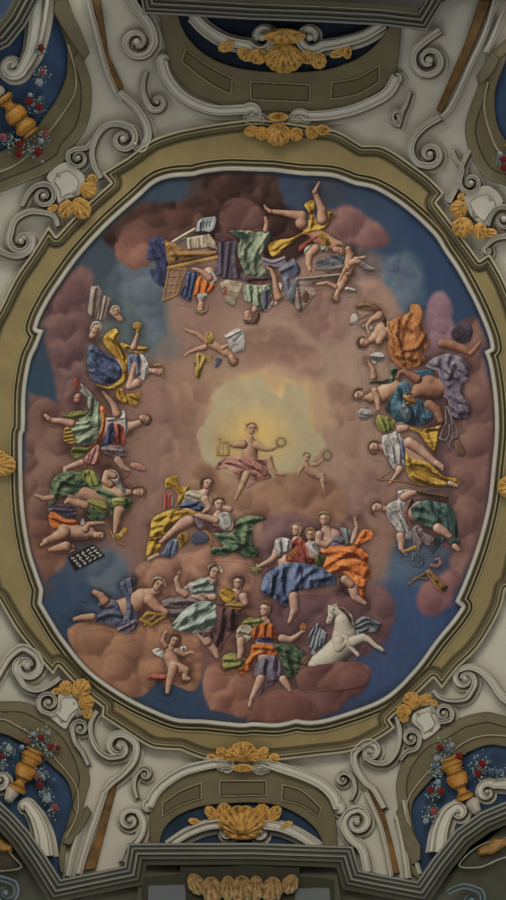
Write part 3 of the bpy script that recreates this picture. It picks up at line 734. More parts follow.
# ---- painted air: soft patches of colour laid over one another
AIR = [ # x, y, spread, r, g, b
 (262,425,30,186,158,108),(240,400,24,168,142,104),(290,405,26,166,140,102),(262,385,22,156,130,98),(325,400,24,146,118,96),
 (200,380,26,128,102,88),(190,440,30,126,98,86),(200,330,30,118,92,84),(250,345,30,132,108,96),(300,345,34,134,110,98),(290,300,30,122,96,88),(340,340,30,128,106,96),(345,400,26,136,112,100),
 (350,450,28,126,102,92),(165,400,24,116,88,80),(165,450,24,114,88,80),(160,500,26,112,86,78),(150,545,22,108,80,72),(240,290,24,112,88,82),(215,300,20,108,84,78),(330,300,26,118,94,88),
 (350,280,20,112,92,88),(375,300,18,124,100,90),(365,260,16,96,84,84),(250,500,40,136,108,92),(320,500,30,118,90,84),(355,500,22,114,88,82),(370,540,22,118,90,80),(250,560,36,112,84,76),(240,620,40,100,72,66),
 (300,640,30,98,70,66),(320,620,20,92,68,66),(200,560,30,112,84,74),(270,660,30,92,66,60),(150,620,30,100,72,64),(215,470,24,142,114,94),(330,470,20,128,104,92),
 (390,240,20,46,60,88),(420,240,22,42,56,88),(445,280,22,42,55,86),(470,310,18,42,54,84),(400,262,12,74,88,104),(408,275,12,82,94,106),(415,295,12,60,76,98),(380,225,14,50,62,88),(355,195,14,48,60,84),(330,185,12,56,58,74),(300,185,14,52,60,84),(475,355,14,48,52,74),
 (172,185,14,50,60,80),(160,195,12,48,60,78),(210,185,20,60,50,50),(130,240,16,62,66,76),(115,245,12,54,62,78),(100,265,14,56,64,80),(120,275,14,66,76,90),(140,290,12,84,92,102),(150,310,14,86,94,104),(152,335,14,80,86,94),(140,325,14,72,82,94),(165,345,12,96,88,88),
 (60,290,14,64,52,60),(40,370,10,46,60,80),(33,385,10,42,60,82),(50,395,8,46,60,80),(45,350,8,52,62,78),(30,450,8,42,60,82),(28,420,8,60,58,64),(70,430,20,82,60,56),(90,480,30,80,58,52),
 (60,600,16,50,62,80),(80,590,16,54,66,84),(100,575,14,74,84,98),(115,565,10,88,94,106),(100,600,14,60,70,88),(120,590,12,72,80,94),(60,620,12,48,60,76),(80,570,10,60,70,84),(130,560,12,104,84,80),(45,590,8,60,60,66),
 (150,700,14,48,60,76),(170,705,14,46,60,78),(195,705,12,46,58,78),(205,690,10,56,62,76),(230,715,16,50,56,70),(140,690,8,60,58,64),
 (400,600,16,54,68,94),(425,620,18,52,66,94),(395,640,18,54,66,92),(370,680,20,54,66,92),(350,700,16,50,58,76),(440,600,14,44,56,82),(410,575,12,62,78,96),(400,560,10,72,88,102),(408,550,10,78,88,100),(430,560,10,70,76,88),(380,700,16,46,56,78),(450,570,10,56,60,78),
 (440,350,20,96,74,76),(470,420,26,74,56,58),(480,480,20,70,54,58),(455,520,20,84,64,64),(385,500,16,120,92,84),(390,470,16,120,96,88),(385,420,18,128,104,94),(365,380,16,128,106,96)]
AIR = [(x, y, s, r * (.96 if b > r + 8 else 1), g * (.97 if b > r + 8 else 1), b * (.88 if (b > r + 8 and y < 420) else .97)) for x, y, s, r, g, b in AIR]
def air(X, Y):
    wx = X + 14 * (fbm(X * .035, Y * .035, 3) - .5) + 5 * (fbm(X * .13, Y * .13, 2) - .5)
    wy = Y + 14 * (fbm(X * .035 + 40, Y * .035, 3) - .5) + 5 * (fbm(X * .13 + 9, Y * .13, 2) - .5)
    num = np.zeros(X.shape + (3,)); den = np.full(X.shape, 1e-9)
    for x, y, s, r, g, b in AIR:
        d2 = ((wx - x) ** 2 + (wy - y) ** 2) / (s * .75) ** 2
        w = 1 / (1 + d2) ** 3.2
        num += w[..., None] * np.array((r, g, b), float); den += w
    C = num / den[..., None]
    return C * (1 + .10 * (fbm(X * .12 + 5, Y * .05, 3) - .5) + .05 * (fbm(X * .5, Y * .5, 2) - .5))[..., None]
# evaluated once and looked up again for the soft rims of the clouds
_gx = np.arange(16, 504, 1.0); _gy = np.arange(164, 732, 1.0)
_GX, _GY = np.meshgrid(_gx, _gy); _AIR = air(_GX, _GY)
def lookup(A, X, Y):
    fx = np.clip(X - _gx[0], 0, len(_gx) - 1.001); fy = np.clip(Y - _gy[0], 0, len(_gy) - 1.001)
    i = fx.astype(int); j = fy.astype(int); u = (fx - i); v = (fy - j)
    if A.ndim == 3: u = u[..., None]; v = v[..., None]
    return (A[j, i] * (1 - u) + A[j, i + 1] * u) * (1 - v) + (A[j + 1, i] * (1 - u) + A[j + 1, i + 1] * u) * v
CX = np.arange(14, 506, .5); CY = np.arange(162, 734, .5)
_cx, _cy = np.meshgrid(CX, CY)
CANV = lookup(_AIR, _cx, _cy)
def clook(X, Y):
    fx = np.clip((X - CX[0]) * 2, 0, len(CX) - 1.001); fy = np.clip((Y - CY[0]) * 2, 0, len(CY) - 1.001)
    i = fx.astype(int); j = fy.astype(int); u = (fx - i)[..., None]; v = (fy - j)[..., None]
    return (CANV[j, i] * (1 - u) + CANV[j, i + 1] * u) * (1 - v) + (CANV[j + 1, i] * (1 - u) + CANV[j + 1, i + 1] * u) * v
def cwrite(X, Y, C):
    i = np.clip(np.rint((X - CX[0]) * 2).astype(int), 0, len(CX) - 1); j = np.clip(np.rint((Y - CY[0]) * 2).astype(int), 0, len(CY) - 1)
    CANV[j, i] = C
_SING = SIN(_GX, _GY)
def sinl(X, Y): return lookup(_SING, X, Y)
sky = lambda X, Y: SIN(X, Y) - .4
sky.box = (20, 168, 498, 726)
field('painted_sky', sky, 1.3, lambda X, Y, S: .008, lambda X, Y, S: lookup(_AIR, X, Y), M_FRESCO, PAINT)

LD = np.array((-.50, -.58, .64)); LD /= np.linalg.norm(LD)
def shade(Hh, st, k=1.0, ld=LD):
    gy, gx = np.gradient(Hh, st)
    nx, ny, nz = -gx * k, -gy * k, 1.0
    l = (nx * ld[0] + ny * ld[1] + nz * ld[2]) / np.sqrt(nx * nx + ny * ny + 1)
    return l
def ramp(t, dk, md, lt):
    t = np.clip(t, 0, 1)[..., None]
    dk, md, lt = (np.array(c, float) for c in (dk, md, lt))
    return np.where(t < .5, dk + (md - dk) * t * 2, md + (lt - md) * (t - .5) * 2)

def cloud(label, pts, dk, md, lt, soft=7, puff=9, seed=0, lights=(), res=2.1, ld=None):
    if DRY: return None
    P = [tuple(p) for p in pts]
    s0 = poly(P, 6)
    lay = layer()
    def sd(X, Y):
        n = 5 * (fbm(X * .09 + seed, Y * .09, 3) - .5)
        return np.maximum(s0(X, Y) + n, sinl(X, Y) - .4)
    b = s0.box; sd.box = (b[0] - 4, b[1] - 4, b[2] + 4, b[3] + 4)
    st = 1.0 / res
    rr = random.Random(seed * 11 + 5)
    PUFFS = [(rr.uniform(b[0], b[2]), rr.uniform(b[1], b[3]), rr.uniform(9, 20)) for _ in range(max(2, int((b[2] - b[0]) * (b[3] - b[1]) / 420)))]
    L = LD if ld is None else np.array(ld) / np.linalg.norm(ld)
    def cf(X, Y, S):
        d = np.clip(-s0(X, Y) - 5 * (fbm(X * .09 + seed, Y * .09, 3) - .5), 0, 60)
        q = fbm(X * .022 + seed * 3, Y * .022 + seed, 2); q2 = fbm(X * .05 + seed * 7, Y * .05, 2)
        # billows: rounded lobes laid over one another, lit on one flank
        H = 6 * np.sqrt(np.clip(1 - (1 - np.clip(d / 16, 0, 1)) ** 2, 0.02, 1)) + 10 * q
        k = shade(H, st, .8, L)
        t = .08 + .62 * k + .45 * (q - .5)
        wx = X + 9 * (fbm(X * .07 + seed, Y * .07, 2) - .5) + 3 * (fbm(X * .2, Y * .2 + seed, 2) - .5)
        wy = Y + 9 * (fbm(X * .07 + 50, Y * .07 + seed, 2) - .5) + 3 * (fbm(X * .2 + 20, Y * .2, 2) - .5)
        for (x, y, r) in PUFFS + list(lights):
            dx, dy = (wx - x) / r, (wy - y) / r
            dd = np.sqrt(dx * dx + dy * dy)
            m = sstep(1.0, .72, dd) * .78
            tl = .40 + .42 * (dx * L[0] + dy * L[1]) / (hypot(L[0], L[1]) + 1e-6) + .20 * (q2 - .5)
            t = t * (1 - m) + tl * m
        t = t + .10 * (fbm(X * .2, Y * .12, 2) - .5)
        C = ramp(t, dk, md, lt)
        return C * (1 + .05 * (fbm(X * .6, Y * .3, 2) - .5))[..., None]
    return field('painted_cloud', sd, res, lambda X, Y, S: lay, cf, M_FRESCO, PAINT, label=label, canvas=soft)

PAL = {
 'skin': ((92,56,44), (150,106,82), (192,156,128)), 'skinw': ((94,60,48), (150,110,90), (194,162,136)), 'skind': ((70,40,30), (118,76,56), (162,118,90)), 'skinr': ((88,54,42),(148,106,82),(186,150,120)), 'ochre': ((84,62,24),(140,110,44),(176,148,78)),
 'glowskin': ((98,66,50), (142,106,80), (178,144,110)), 'olive': ((58,52,30), (104,96,56), (148,138,92)),
 'hair': ((38,26,22), (66,46,36), (104,78,58)), 'hairb': ((70,48,30), (112,82,52), (156,124,84)), 'hairg': ((96,84,74), (138,126,112), (180,170,156)),
 'blue': ((22,26,42), (58,70,102), (112,126,154)), 'dblue': ((22,24,44), (42,50,84), (78,90,124)), 'teal': ((22,38,48), (38,66,84), (88,124,142)),
 'yellow': ((88,58,16), (158,116,30), (204,168,66)), 'gold': ((84,56,18), (140,100,34), (186,148,68)), 'orange': ((104,42,16), (180,84,28), (216,128,62)), 'dorange': ((84,44,22), (144,82,38), (184,122,68)),
 'green': ((30,40,30), (66,86,58), (124,142,104)), 'pgreen': ((58,66,54), (112,124,98), (172,182,152)), 'lgreen': ((54,56,28), (112,114,50), (162,158,82)), 'dgreen': ((20,34,32), (44,66,60), (88,112,98)),
 'white': ((88,82,80), (146,140,134), (194,190,180)), 'wgreen': ((66,74,68), (122,134,122), (176,188,172)), 'cream': ((98,84,66), (158,142,116), (200,188,160)),
 'red': ((66,22,20), (126,48,38), (176,92,74)), 'pink': ((92,50,46), (150,96,84), (190,142,124)), 'rose': ((86,52,48), (132,88,78), (168,122,106)), 'maroon': ((38,22,26), (74,46,48), (112,78,74)),
 'violet': ((44,36,48), (84,74,88), (132,124,134)), 'mauve': ((62,48,50), (104,86,86), (150,134,130)), 'slate': ((36,38,52), (66,70,90), (112,116,132)), 'black': ((16,16,18), (34,34,36), (66,66,66)),
 'wood': ((58,36,18), (112,76,36), (164,124,66)), 'stone': ((70,56,50), (112,94,84), (160,142,124)), 'horse': ((88,78,68), (148,136,116), (190,180,156)), 'grey': ((50,54,58), (96,102,106), (146,152,152)), 'brown': ((44,28,20), (84,58,40), (126,94,66)),
 'sash': ((46,52,72), (82,90,116), (124,132,152))}
def _mute(c):
    c = np.array(c, float); g = c.mean()
    return c * .74 + g * .17 + np.array((112, 88, 74.)) * .07
PAL = {k: (_mute(v[0]) * .74, _mute(v[1]) * .97, _mute(v[2]) * 1.04) for k, v in PAL.items()}

DRY = False
def cloth(name, key, sd, ridges, lay, parent, soft=.9, w=1.6, auto=1.0, ang=None, res=3.0, k=1.0, label=None, bias=0.0, seed=0):
    """painted drapery: rounded rim, traced fold crests and finer folds running with them"""
    if DRY: return None
    st = 1.0 / res
    b = sd.box
    rl = [line_d(r, 4) for r in ridges]
    if ang is None:
        if ridges:
            a = max(ridges, key=lambda r: hypot(r[-1][0] - r[0][0], r[-1][1] - r[0][1]))
            ang = atan2(a[-1][1] - a[0][1], a[-1][0] - a[0][0])
        else: ang = atan2(b[3] - b[1], b[2] - b[0]) if (b[3]-b[1]) < 2*(b[2]-b[0]) else pi / 2
    ca, sa = cos(ang), sin(ang)
    def cf(X, Y, S):
        d = -S
        R = 2.6
        H = .75 * np.sqrt(np.clip(1 - (1 - np.clip(d / R, 0, 1)) ** 2, 0, 1))
        for f in rl:
            dd = f(X, Y) + .5 * (fbm(X * .3, Y * .3, 2) - .5)
            H = H + (.8 + .75 * w) * np.exp(-(dd / w) ** 2)
        wx = X + 5.5 * (fbm(X * .10 + seed, Y * .10, 2) - .5) + 1.6 * (fbm(X * .33 + seed, Y * .33, 2) - .5)
        wy = Y + 5.5 * (fbm(X * .10 + 31, Y * .10 + seed, 2) - .5) + 1.6 * (fbm(X * .33 + 13, Y * .33, 2) - .5)
        u = wx * ca + wy * sa; v = -wx * sa + wy * ca
        n = fbm(u * .07 + 3 + seed, v * .21, 1); n2 = fbm(u * .12 + 8, v * .55 + seed, 1)
        H = H + auto * (4.2 * n + .8 * n2)
        kk = shade(H, st, .85 * k)
        gx_ = (X - (b[0] + b[2]) / 2) / max(b[2] - b[0], 1); gy_ = (Y - (b[1] + b[3]) / 2) / max(b[3] - b[1], 1)
        t = -.22 + 1.06 * kk + bias + .34 * (fbm(X * .11 + seed, Y * .11, 2) - .5) - .16 * (gx_ * .6 + gy_ * .8) + .16 * (fbm(u * .3, v * 1.1, 1) - .5)
        # dark creases and thin light strokes of the brush, running with the folds
        t = t - .30 * auto * np.exp(-((n - .5) / .035) ** 2) * sstep(.35, .6, fbm(X * .2 + 3, Y * .2, 1)) + .16 * auto * np.exp(-((n - .62) / .03) ** 2)
        C = ramp(t, *PAL[key])
        return C * (1 + .10 * (fbm(X * .8, Y * .8, 1) - .5))[..., None]
    return field(name, sd, res, lambda X, Y, S: lay, cf, M_FRESCO, parent, canvas=soft, **({'label': label} if label else {}))

def hand_fan(x, y, a, r):
    """five small fingers at the end of an arm"""
    out = []
    for k, (da, l) in enumerate(((-.75, 1.5), (-.28, 2.1), (0, 2.3), (.27, 2.1), (.5, 1.7))):
        b = a + da
        out.append([(x + cos(b) * r * .3, y + sin(b) * r * .3, r * .36), (x + cos(b) * r * l * .65, y + sin(b) * r * l * .65, r * .28), (x + cos(b + .15) * r * l, y + sin(b + .15) * r * l, r * .2)])
    return out

def person(label, limbs, head, robes=(), hair='hair', skin='skin', hairshape=1.28, light=LD, wreath=None, wings=(), name='painted_person', hairpoly=None, dark=.38):
    """limbs: (flags, [x,y,r,...]) - f: lies in front of the clothes, h: ends in a hand. head: (x, y, r, up degrees, gaze)"""
    lw = layer()
    body_l = layer()
    hx, hy = tp(head[:2])[0]; hr = head[2] / _o[2]; up = radians(head[3]); gz = head[4] if len(head) > 4 else 0
    ux, uy = cos(up), sin(up); sx, sy = -uy, ux
    L = []; FR = []
    for fl, a in limbs:
        c = tp(a, 3); L.append(c)
        front = 'f' in fl
        if front: FR.append(c)
        if 'h' in fl:
            p, q = c[-2], c[-1]
            for fing in hand_fan(q[0], q[1], atan2(q[1] - p[1], q[0] - p[0]), max(q[2] * 1.15, 1.0)):
                L.append(fing)
                if front: FR.append(fing)
    hd = [(hx + ux * hr * .22, hy + uy * hr * .22, hr * .80), (hx - ux * hr * .45, hy - uy * hr * .45, hr * .56)]
    L.append(hd)
    FR.append(hd)
    fs = [chain(c) for c in L]
    sd = union(*fs)
    pal = PAL[skin]
    def cf(X, Y, S):
        C = np.broadcast_to(np.array(pal[1], float), X.shape + (3,)).copy()
        for f in fs:
            d, nx, ny = f(X, Y, True)
            rr = np.clip(np.sqrt(nx * nx + ny * ny), 0, 1)
            nz = np.sqrt(1 - rr * rr * .96)
            l = nx * light[0] + ny * light[1] + nz * light[2]
            t = -.04 + .96 * l - .12 * np.exp(-((1 - rr) / .12) ** 2) + .30 * (fbm(X * .22, Y * .22, 2) - .5)
            m = d < .05
            col_ = ramp(t, *pal); rd = np.clip(fbm(X * .14 + 7, Y * .14, 2) - .5, 0, 1)[..., None] * 1.3
            col_ = col_ * (1 - rd * .35) + np.array((150, 84, 62.)) * rd * .35
            C = np.where(m[..., None], col_, C)
        # the face
        dx, dy = (X - hx) / hr, (Y - hy) / hr
        v = dx * ux + dy * uy; u = dx * sx + dy * sy
        m = (u * u + v * v) < 1.2
        def dab(u0, v0, a, b, col, k):
            nonlocal C
            w = np.exp(-((u - u0) / a) ** 2 - ((v - v0) / b) ** 2) * k * m
            C = C * (1 - w[..., None]) + np.array(col, float) * w[..., None]
        g = gz * .62
        dk = np.array(pal[0], float) * .62
        dab(g - .30 * (1 - .2 * gz), .06, .16, .09, dk, .85); dab(g + .30 * (1 + .2 * gz), .06, .16, .09, dk, .85)
        dab(g - .30, .24, .20, .05, dk, .5); dab(g + .30, .24, .20, .05, dk, .5)
        dab(g + .10 + gz * .1, -.14, .07, .2, dk, .38); dab(g - .02 + gz * .12, -.10, .06, .18, pal[2], .6)
        dab(g, -.47, .19, .065, (120, 48, 42), .8); dab(g, -.33, .12, .04, dk, .35)
        dab(g - .36, -.2, .16, .14, (176, 96, 78), .35); dab(g + .36, -.2, .16, .14, (176, 96, 78), .35)
        dab(g, .42, .4, .14, pal[2], .5); dab(g, -.66, .14, .1, pal[2], .4)
        return C
    for wlab, wp in wings if not DRY else ():
        W = tp(wp); sw = poly(W, 4)
        cloth(wlab, 'white' if wlab != 'grey_wing' else 'grey', sw, [], lw, PAINT, auto=2.0)
    if DRY and dark:
        hull = [chain([(p[0], p[1], p[2] + 9) for p in c]) for c in L[:4]] + [poly(tp(r_[2]), 2) for r_ in robes]
        def sh(X, Y):
            m = hull[0](X, Y)
            for k_, f_ in enumerate(hull[1:], 1): m = np.minimum(m, f_(X, Y) - (7 if k_ >= len(L[:4]) else 0))
            return np.maximum(m + 11 * (fbm(X * .09, Y * .12, 2) - .5), sinl(X, Y) - .4)
        b_ = ubox(hull); sh.box = (b_[0] - 8, b_[1] - 8, b_[2] + 8, b_[3] + 8)
        field('painted_figure_shadow', sh, 2.0, lambda X, Y, S: lw - .00004, lambda X, Y, S: clook(X, Y) * (1 - dark * np.array((.85, .95, 1.)) * (sstep(0, 13, -S) * (.7 + .6 * fbm(X * .1, Y * .1, 2)))[..., None]), M_FRESCO, PAINT, canvas=.5)  # shadow round the figure, painted by darkening the air and clouds behind
    if DRY: return None
    body = field(name, sd, 3.6, lambda X, Y, S: body_l, cf, M_FRESCO, PAINT, label=label, canvas=.7)
    front = union(*[chain(c) for c in FR])
    fb = front
    for i, rb in enumerate(robes):
        nm, key, pp = rb[0], rb[1], rb[2]
        rg = [tp(r) for r in rb[3]] if len(rb) > 3 and rb[3] else []
        op = rb[4] if len(rb) > 4 else {}
        P = tp(pp)
        s = poly(P, 5)
        if not op.get('over'): s = minus(s, fb)
        cloth(nm, key, s, rg, layer(), body, ang=radians(op['ang']) if 'ang' in op else None, auto=op.get('auto', 1.0), w=op.get('w', 1.5), bias=op.get('bias', 0), seed=len(label) % 7 + i)
    if hair:
        hl = layer()
        if hairpoly: base = poly(tp(hairpoly), 4)
        else:
            hs = hairshape
            base = chain([(hx + ux * hr * .32 - sx * gz * hr * .25, hy + uy * hr * .32 - sy * gz * hr * .25, hr * .88 * hs), (hx + ux * hr * .0 - sx * gz * hr * .5, hy + uy * hr * .0 - sy * gz * hr * .5, hr * .75 * hs)])
        fx, fy = hx - ux * hr * .22 + sx * gz * hr * .35, hy - uy * hr * .22 + sy * gz * hr * .35
        face = chain([(fx + ux * hr * .36, fy + uy * hr * .36, hr * .58), (fx - ux * hr * .5, fy - uy * hr * .5, hr * .55)])
        cut = minus(base, face)
        bumpy = lambda X, Y: cut(X, Y) + .5 * (fbm(X * .9, Y * .9, 2) - .5)
        bumpy.box = base.box
        pal2 = PAL[hair]
        def hc(X, Y, S):
            a = np.arctan2(Y - hy, X - hx); d = np.hypot(X - hx, Y - hy)
            n = fbm(a * 3 + 20, d * .9, 2); k = shade(np.clip(-S, 0, 2.5) + 1.2 * n, 1 / 3.6, .8)
            return ramp(.1 + .75 * k + .3 * (n - .5), *pal2)
        field('hair', bumpy, 3.6, lambda X, Y, S: hl, hc, M_FRESCO, body, canvas=.7)
        if wreath:
            wl = layer()
            a0 = atan2(uy, ux)
            arc = [(hx + hr * 1.02 * cos(a0 + t), hy + hr * 1.02 * sin(a0 + t), hr * .17) for t in np.linspace(-1.25, 1.25, 9)]
            wsd = chain(arc)
            wb = lambda X, Y: wsd(X, Y) + .5 * hr * .5 * (fbm(X * 1.4, Y * 1.4, 1) - .5)
            wb.box = wsd.box
            cloth('wreath', wreath, wb, [], wl, body, auto=2)
    return body

def prop(name, key, pts, ridges=(), parent=None, n=1, auto=.4, label=None, w=1.0, bias=0.0, ang=None, k=1.0):
    """a painted object of flat outline"""
    s = poly(tp(pts), n) if n > 1 else sd_poly(tp(pts))
    return cloth(name, key, s, [tp(r) for r in ridges], layer(), parent or PAINT, auto=auto, label=label, w=w, bias=bias, ang=None if ang is None else radians(ang), k=k, soft=.55)
def rod(name, key, pts, parent=None, label=None, auto=.2, bias=.05):
    """a painted stick, cord or limb-like thing: x, y, r triples"""
    s = chain(tp(pts, 3))
    return cloth(name, key, s, [], layer(), parent or PAINT, auto=auto, label=label, bias=bias, soft=.32)
def rods(name, key, lst, parent=None, label=None, auto=.2, bias=.05):
    s = union(*[chain(tp(p, 3)) for p in lst])
    return cloth(name, key, s, [], layer(), parent or PAINT, auto=auto, label=label, bias=bias, soft=.32)

# ---- the clouds
MV = ((54,38,40), (92,68,64), (128,100,88))
# ---- the bright opening and the tan billows round it
cloud('tan billow left of the golden glow', [(168,372),(186,364),(206,372),(216,384),(212,400),(204,414),(206,430),(198,446),(190,462),(172,462),(160,440),(158,410)], (102,77,66), (124,97,82), (154,125,101), seed=31, soft=9, ld=(.6,-.3,.6))
cloud('tan billow right of the golden glow', [(322,384),(340,376),(358,390),(366,420),(362,450),(368,480),(352,492),(340,476),(334,450),(334,430),(326,410)], (104,80,68), (124,98,83), (148,122,99), seed=32, soft=9, ld=(-.6,-.3,.6))
cloud('tan billow above the golden glow', [(222,340),(244,326),(272,320),(300,330),(322,348),(332,372),(316,384),(296,376),(276,368),(254,374),(236,376),(222,366)], (99,75,66), (121,95,82), (145,119,98), seed=33, soft=10, ld=(.1,.6,.6))
cloud('dusky billow above right of the glow', [(290,290),(316,280),(340,290),(356,310),(350,340),(330,352),(306,340),(290,318)], (92,68,64), (118,92,82), (140,114,98), seed=34, soft=10)
cloud('dusky billow between the left groups and the glow', [(150,392),(170,384),(178,420),(176,470),(160,510),(146,500),(150,450)], (94,70,64), (118,92,80), (138,112,94), seed=35, soft=9)
cloud('dusky billow right of the centre cloud', [(344,470),(366,462),(384,480),(384,520),(366,540),(350,520)], (92,70,66), (118,92,82), (138,112,94), seed=36, soft=9)
def opening():
    s0 = poly([(198,428),(206,418),(212,406),(210,394),(217,386),(226,382),(234,377),(246,379),(258,373),(268,384),(281,397),(284,382),(294,384),(304,387),(306,394),(311,400),(309,414),(314,428),(322,436),(327,446),(318,456),(306,468),(280,478),(250,480),(228,474),(212,468),(201,458),(196,442)], 5)
    def sd(X, Y): return s0(X, Y) + 5 * (fbm(X * .14, Y * .14, 3) - .5)
    sd.box = (190, 358, 346, 490)
    lay = layer()
    def cf(X, Y, S):
        d = np.hypot((X - 254) / 1.25, Y - 436); 
        C = np.array((168, 141, 90.)) * (1 - sstep(6, 44, d))[..., None] + np.array((142, 129, 102.)) * sstep(6, 44, d)[..., None]
        return C * (1 + .10 * (fbm(X * .09, Y * .05, 3) - .5))[..., None]
    field('painted_golden_light', sd, 2.1, lambda X, Y, S: lay, cf, M_FRESCO, PAINT, label='golden glow in the opening of the clouds', canvas=3)
opening()
GB = ((52,60,72), (78,86,94), (104,108,110))
cloud('grey blue cloud bank left of the keyboard player', [(112,268),(124,256),(140,258),(156,268),(166,284),(170,306),(168,330),(156,350),(146,342),(140,322),(130,308),(118,296),(106,284)], *GB, seed=51, soft=8)
cloud('grey blue cloud bank beside the orange cloaked man', [(378,262),(392,252),(408,256),(420,272),(424,290),(416,308),(400,312),(390,296),(380,284)], (52,62,78), (76,86,98), (100,108,114), seed=52, soft=8)
cloud('grey blue cloud below the black music board', [(92,560),(106,546),(122,552),(132,566),(128,586),(112,594),(100,604),(88,590),(84,574)], *GB, seed=53, soft=8)
cloud('grey blue cloud below the right hand women', [(392,546),(404,536),(420,546),(428,562),(418,580),(404,584),(394,570)], (50,62,80), (72,84,98), (96,106,114), seed=54, soft=8)
cloud('dark brown cloud bank along the top edge of the painting', [(100,240),(106,224),(118,210),(140,200),(165,199),(188,196),(198,186),(206,170),(240,168),(276,168),(284,186),(288,204),(306,222),(322,236),(300,262),(262,276),(232,276),(214,262),(196,238),(180,246),(160,262),(140,262),(118,256)], (28,18,16), (56,39,35), (104,78,68), seed=1, lights=[(205,225,22),(140,225,24),(245,212,20),(225,190,18)])
cloud('mauve cloud lobe above the green robed woman at the top', [(218,212),(226,200),(244,196),(260,203),(268,218),(262,234),(244,242),(228,238),(219,226)], (50,33,33), (88,63,58), (122,92,84), seed=61, soft=4)
cloud('long brown cloud roll above the keyboard instrument', [(120,226),(140,214),(166,208),(190,206),(206,216),(204,232),(186,238),(168,246),(148,252),(128,248)], (44,28,26), (76,53,46), (112,84,72), seed=62, soft=5)
cloud('rust brown cloud lobe beside the deep blue drapery at upper left', [(112,250),(122,232),(140,226),(152,234),(154,252),(148,268),(130,270),(116,262)], (58,38,36), (104,72,62), (142,106,90), seed=41, soft=4)
cloud('mauve cloud right of the raised feet at the top', [(320,212),(334,206),(346,202),(360,206),(372,216),(386,226),(394,238),(388,248),(372,252),(352,248),(338,246),(326,240)], (70,46,48), (108,78,76), (150,112,104), seed=2, lights=[(352,222,16),(378,236,14)])
cloud('small pinkish cloud below the trumpeting cherubs', [(352,285),(362,276),(374,276),(380,286),(374,298),(360,304),(350,298)], (96,74,70), (136,108,96), (160,128,112), seed=3, soft=7)
cloud('mauve cloud column behind the stone pedestal at upper left', [(58,282),(72,268),(84,262),(96,272),(96,290),(90,305),(96,322),(90,345),(86,370),(92,392),(100,420),(92,436),(72,430),(58,410),(52,385),(46,360),(40,340),(34,322),(46,296)], (56,40,44), (94,70,68), (134,104,92), seed=4, lights=[(75,345,18),(70,290,18),(62,325,16),(76,400,16)])
cloud('brown mauve cloud heap at the left edge', [(18,398),(40,394),(60,402),(78,414),(84,440),(100,470),(98,500),(84,516),(62,524),(60,548),(52,566),(38,576),(24,560),(14,500)], (62,42,40), (104,78,70), (146,114,94), seed=5, lights=[(45,410,16),(60,440,18),(44,505,20),(72,480,16)])
cloud('rusty cloud foot below the orange cherub at lower left', [(24,520),(46,520),(62,536),(72,556),(64,572),(52,580),(40,588),(28,570)], (66,42,38), (108,76,64), (140,106,86), seed=6)
cloud('lilac cloud puff above the purple draped man at right', [(424,318),(426,300),(436,290),(446,290),(454,302),(456,320),(462,336),(446,352),(430,346)], (84,64,74), (116,90,98), (140,112,112), seed=7, soft=6)
cloud('dark violet cloud wall along the right edge', [(452,330),(460,320),(474,314),(500,320),(502,400),(500,470),(492,520),(476,560),(462,586),(450,580),(446,560),(456,540),(450,510),(448,480),(440,450),(450,430),(462,400),(456,370),(450,350)], (66,46,46), (106,78,72), (136,106,92), seed=8, lights=[(478,440,18),(462,480,16),(474,400,16),(468,520,16)])
cloud('pink brown cloud under the tools at the right', [(414,592),(420,580),(436,572),(454,566),(466,580),(464,598),(452,610),(436,620),(424,618),(414,606)], (76,50,52), (112,78,78), (148,110,100), seed=9, lights=[(430,598,14),(450,586,12)])
cloud('warm brown cloud carrying the seated man in the centre', [(186,466),(200,458),(215,464),(228,480),(248,488),(262,480),(282,472),(306,470),(326,474),(342,484),(352,498),(346,520),(322,530),(296,528),(268,530),(250,520),(232,510),(216,500),(202,488),(190,480)], (88,62,52), (118,88,70), (146,114,90), seed=10, lights=[(300,486,20),(200,472,12),(240,500,16)], soft=8)
cloud('lilac brown cloud between the central man and the women below', [(262,516),(290,510),(320,518),(340,528),(330,560),(300,580),(270,586),(254,572),(256,540)], (72,52,56), (104,78,78), (132,102,94), seed=11, soft=9)
cloud('tan cloud under the yellow and green robed women', [(134,572),(146,560),(170,554),(196,550),(214,544),(240,548),(258,556),(262,574),(250,592),(230,600),(200,596),(180,600),(158,604),(140,596)], (92,64,56), (138,102,84), (170,132,104), seed=12, lights=[(160,572,14),(205,560,14),(240,572,14)], soft=4)
cloud('broad rust coloured cloud below the reclining man at lower left', [(66,632),(78,622),(100,618),(124,626),(146,624),(170,618),(196,630),(204,660),(196,690),(176,686),(160,680),(150,692),(134,700),(112,690),(90,672),(74,654)], (80,52,44), (132,96,74), (164,124,96), seed=13, lights=[(92,640,18),(130,645,20),(170,640,16),(118,668,16),(180,672,14)], soft=3)
cloud('large dark cloud below the blue and orange draped women', [(262,606),(280,596),(310,592),(350,586),(376,582),(392,590),(398,612),(390,640),(370,656),(350,664),(330,680),(300,690),(268,680),(250,650),(256,626)], (54,38,42), (92,66,66), (126,96,86), seed=14, lights=[(385,605,16),(300,612,18),(345,640,18)], soft=5)
cloud('brown cloud shelf under the white winged horse', [(292,680),(304,668),(330,660),(356,660),(372,668),(366,690),(350,700),(338,712),(318,716),(300,704)], (60,38,38), (98,68,64), (130,96,82), seed=15, lights=[(330,684,18)], soft=3)
cloud('rounded tan cloud below the orange robed woman', [(200,686),(202,672),(212,662),(226,664),(244,668),(258,676),(262,694),(258,712),(240,718),(220,714),(206,706)], (82,52,46), (130,92,76), (164,126,102), seed=16, lights=[(216,680,14),(240,688,18),(222,700,14)], soft=3)
